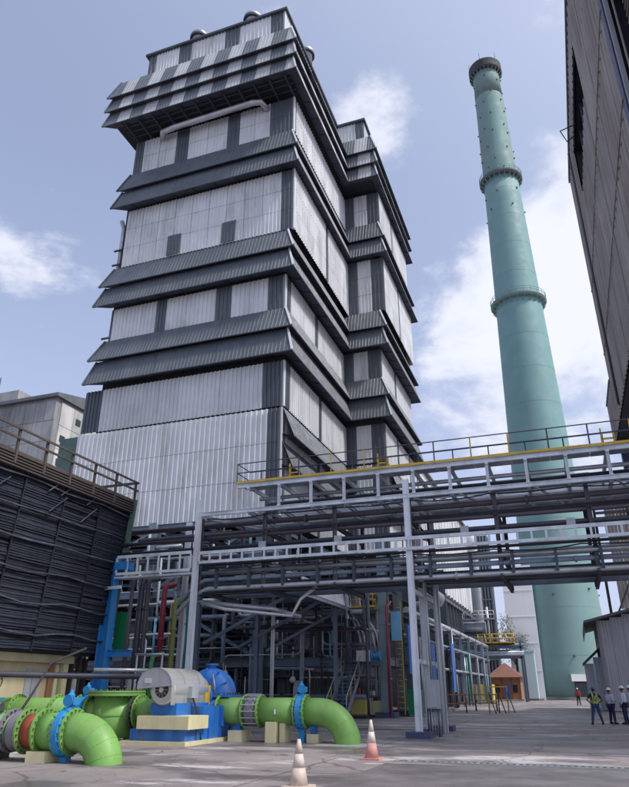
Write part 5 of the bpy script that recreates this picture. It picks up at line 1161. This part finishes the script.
# ================================================================ people
def skin_mesh(name, m, parent, verts, edges, radii, sub=2, root=0):
    me = bpy.data.meshes.new(name); me.from_pydata(verts, edges, [])
    bm = bmesh.new(); bm.from_mesh(me); ly = bm.verts.layers.skin.verify(); bm.verts.ensure_lookup_table()
    for i, r in enumerate(radii):
        bm.verts[i][ly].radius = r if isinstance(r, tuple) else (r, r); bm.verts[i][ly].use_root = (i == root)
    bm.to_mesh(me); bm.free(); me.materials.append(MATS[m])
    o = bpy.data.objects.new(name, me); COL.objects.link(o); md = o.modifiers.new('skin', 'SKIN'); md.use_smooth_shade = True
    s_ = o.modifiers.new('sub', 'SUBSURF'); s_.levels = sub; s_.render_levels = sub
    o.parent = parent; return o
def person(loc, heading, label, helmet, shirt, trousers, vest=False, pose='hips', H=1.70, spread=.17, group='people in helmets by the shed'):
    t = thing('person', label, 'person', loc, group); t.rotation_euler = (0, 0, heading); ORG[t.name] = Vector()   # parts in local space, facing +Y
    t.scale = (H / 1.72,) * 3
    J = dict(pel=(0, 0, .93), spine=(0, .0, 1.10), chest=(0, .01, 1.30), neckb=(0, -.005, 1.44), neck=(0, 0, 1.52), head=(0, .02, 1.62))
    arms = {}
    for s_ in (-1, 1):
        sh_ = (s_ * .19, 0, 1.40)
        if pose == 'hips' or (pose == 'onehip' and s_ > 0): el = (s_ * .40, -.06, 1.16); wr = (s_ * .22, .08, 1.02)
        elif pose == 'front': el = (s_ * .25, -.03, 1.13); wr = (s_ * .14, .22, 1.12)
        else: el = (s_ * .25, -.02, 1.12); wr = (s_ * .27, .08, .88)
        arms[s_] = (sh_, el, wr)
    legs = {s_: ((s_ * .10, 0, .90), (s_ * (.10 + spread * .45), .02, .50), (s_ * (.10 + spread), -.01, .10), (s_ * (.11 + spread), .14, .04)) for s_ in (-1, 1)}
    # body: one continuous mesh
    V = [J['pel'], J['spine'], J['chest'], J['neckb'], J['neck'], (0, .01, 1.585), (0, .015, 1.66), (0, .01, 1.71)]; E = [(0, 1), (1, 2), (2, 3), (3, 4), (4, 5), (5, 6), (6, 7)]; Rr = [(.13, .10), (.12, .095), (.145, .10), .07, .052, (.066, .08), (.076, .092), (.05, .06)]
    for s_ in (-1, 1):
        b = len(V); sh_, el, wr = arms[s_]; d = (Vector(wr) - Vector(el)).normalized(); V += [sh_, el, wr, tuple(Vector(wr) + d * .08)]; E += [(2, b), (b, b + 1), (b + 1, b + 2), (b + 2, b + 3)]; Rr += [.055, .040, .028, .036]
        palm = b + 3; pv = Vector(V[palm])
        for f in range(4):
            q = pv + d * (.045 + .012 * (f in (1, 2))) + Vector((0, (f - 1.5) * .021, 0)); V.append(tuple(q)); E.append((palm, len(V) - 1)); Rr.append(.009)
        V.append(tuple(pv + Vector((-s_ * .02, .045, -.01)))); E.append((palm, len(V) - 1)); Rr.append(.010)
        b = len(V); V += list(legs[s_]); E += [(0, b), (b, b + 1), (b + 1, b + 2), (b + 2, b + 3)]; Rr += [.085, .058, .042, .038]
    skin_mesh('body', 'skin', t, V, E, Rr, 2)
    # face: nose, ears, eyes
    MB().lathe((0, .095, 1.625), Y_, [(.018, 0), (.014, .02), (.004, .032)], 8, True).build('nose', 'skin', t)
    for s_ in (-1, 1):
        MB().box(s_ * .078 - .008, s_ * .078 + .008, -.01, .03, 1.60, 1.66).build('ear', 'skin', t); MB().lathe((s_ * .032, .093, 1.65), Y_, [(.012, 0), (.006, .008)], 8).build('eye', 'hair', t)
    MB().box(-.025, .025, .09, .102, 1.578, 1.588).build('mouth', 'shirt_pink', t)
    MB().lathe((0, -.005, 1.60), Z_, [(.078, 0), (.089, .04), (.09, .09), (.07, .12)], 16, True).build('hair', 'hair', t)
    # clothes
    V = [(0, 0, .90), J['spine'], J['chest'], (0, -.005, 1.45)]; E = [(0, 1), (1, 2), (2, 3)]; Rr = [(.165, .125), (.155, .122), (.18, .13), .085]
    for s_ in (-1, 1):
        b = len(V); sh_, el, wr = arms[s_]; stop = Vector(sh_).lerp(Vector(el), .75) if shirt == 'shirt_black' else Vector(el).lerp(Vector(wr), .85)
        V += [sh_] + ([] if shirt == 'shirt_black' else [el]) + [tuple(stop)]; n = len(V) - b; E += [(2, b)] + [(b + k, b + k + 1) for k in range(n - 1)]; Rr += [.078] + ([] if shirt == 'shirt_black' else [.056]) + [.055 if shirt == 'shirt_black' else .045]
    skin_mesh('shirt', shirt, t, V, E, Rr, 2)
    V = [(0, 0, .93)]; E = []; Rr = [(.165, .128)]
    for s_ in (-1, 1):
        b = len(V); a = legs[s_]; V += [a[0], a[1], a[2]]; E += [(0, b), (b, b + 1), (b + 1, b + 2)]; Rr += [.112, .082, .068]
    skin_mesh('trousers', trousers, t, V, E, Rr, 2)
    for s_ in (-1, 1):
        a = legs[s_]; fx_ = a[2][0]
        MB().tube([(fx_, -.06, .055), (fx_ + s_ * .005, .02, .06), (fx_ + s_ * .01, .12, .05), (fx_ + s_ * .015, .19, .035)], [.05, .055, .048, .03], 10).tube([(fx_, -.01, .05), (fx_, -.01, .16)], .055, 10).build('boot', 'boot', t)
    MB().lathe((0, .005, 1.672), Z_, [(.118, 0), (.122, .012), (.112, .025), (.108, .06), (.085, .10), (.045, .122), (.005, .13)], 20, True).build('helmet', helmet, t)
    MB().box(-.08, .08, .09, .165, 1.672, 1.684).build('helmet_peak', helmet, t)
    if vest:
        V = [(0, 0, 1.0), (0, 0, 1.12), (0, .01, 1.30), (0, 0, 1.42)]
        MB().lathe((0, 0, .98), Z_, [(.172, 0), (.176, .14)], 20, True, False).build('vest_band', 'vest_lime', t)
        for s_ in (-1, 1):
            MB().tube([(s_ * .10, -.145, 1.06), (s_ * .115, -.155, 1.25), (s_ * .10, -.12, 1.42), (s_ * .10, -.02, 1.485), (s_ * .10, .1, 1.42), (s_ * .11, .16, 1.25), (s_ * .10, .15, 1.06)], .034, 8).build('vest_strap', 'vest_lime', t)
            MB().tube([(s_ * .10, -.178, 1.08), (s_ * .02, -.165, 1.22), (-s_ * .08, -.158, 1.38)], .018, 6).build('vest_stripe', 'vest_silver', t)
    return t
person((0.62, 39.9, 0), R(12), 'person in blue helmet, lime safety vest and jeans seen from behind', 'helmet_blue', 'shirt_black', 'jeans', True, 'hips', 1.68, .15)
person((1.38, 41.0, 0), R(-50), 'person in white helmet, pale shirt and navy trousers second from the left', 'helmet_white', 'shirt_pale', 'trousers_navy', False, 'front', 1.63, .06)
person((2.02, 40.9, 0), R(70), 'person in white helmet and pale shirt facing the group near the right edge', 'helmet_white', 'shirt_pale', 'trousers_navy', False, 'down', 1.72, .08)
person((2.42, 41.6, 0), R(75), 'person in white helmet cut off by the right edge', 'helmet_white', 'shirt_pale', 'trousers_navy', False, 'down', 1.74, .06)
person((-0.30, 88, 0), R(160), 'distant person in pinkish red shirt near the chimney door', 'helmet_white', 'shirt_pink', 'boot', False, 'down', 1.72, .06, None)
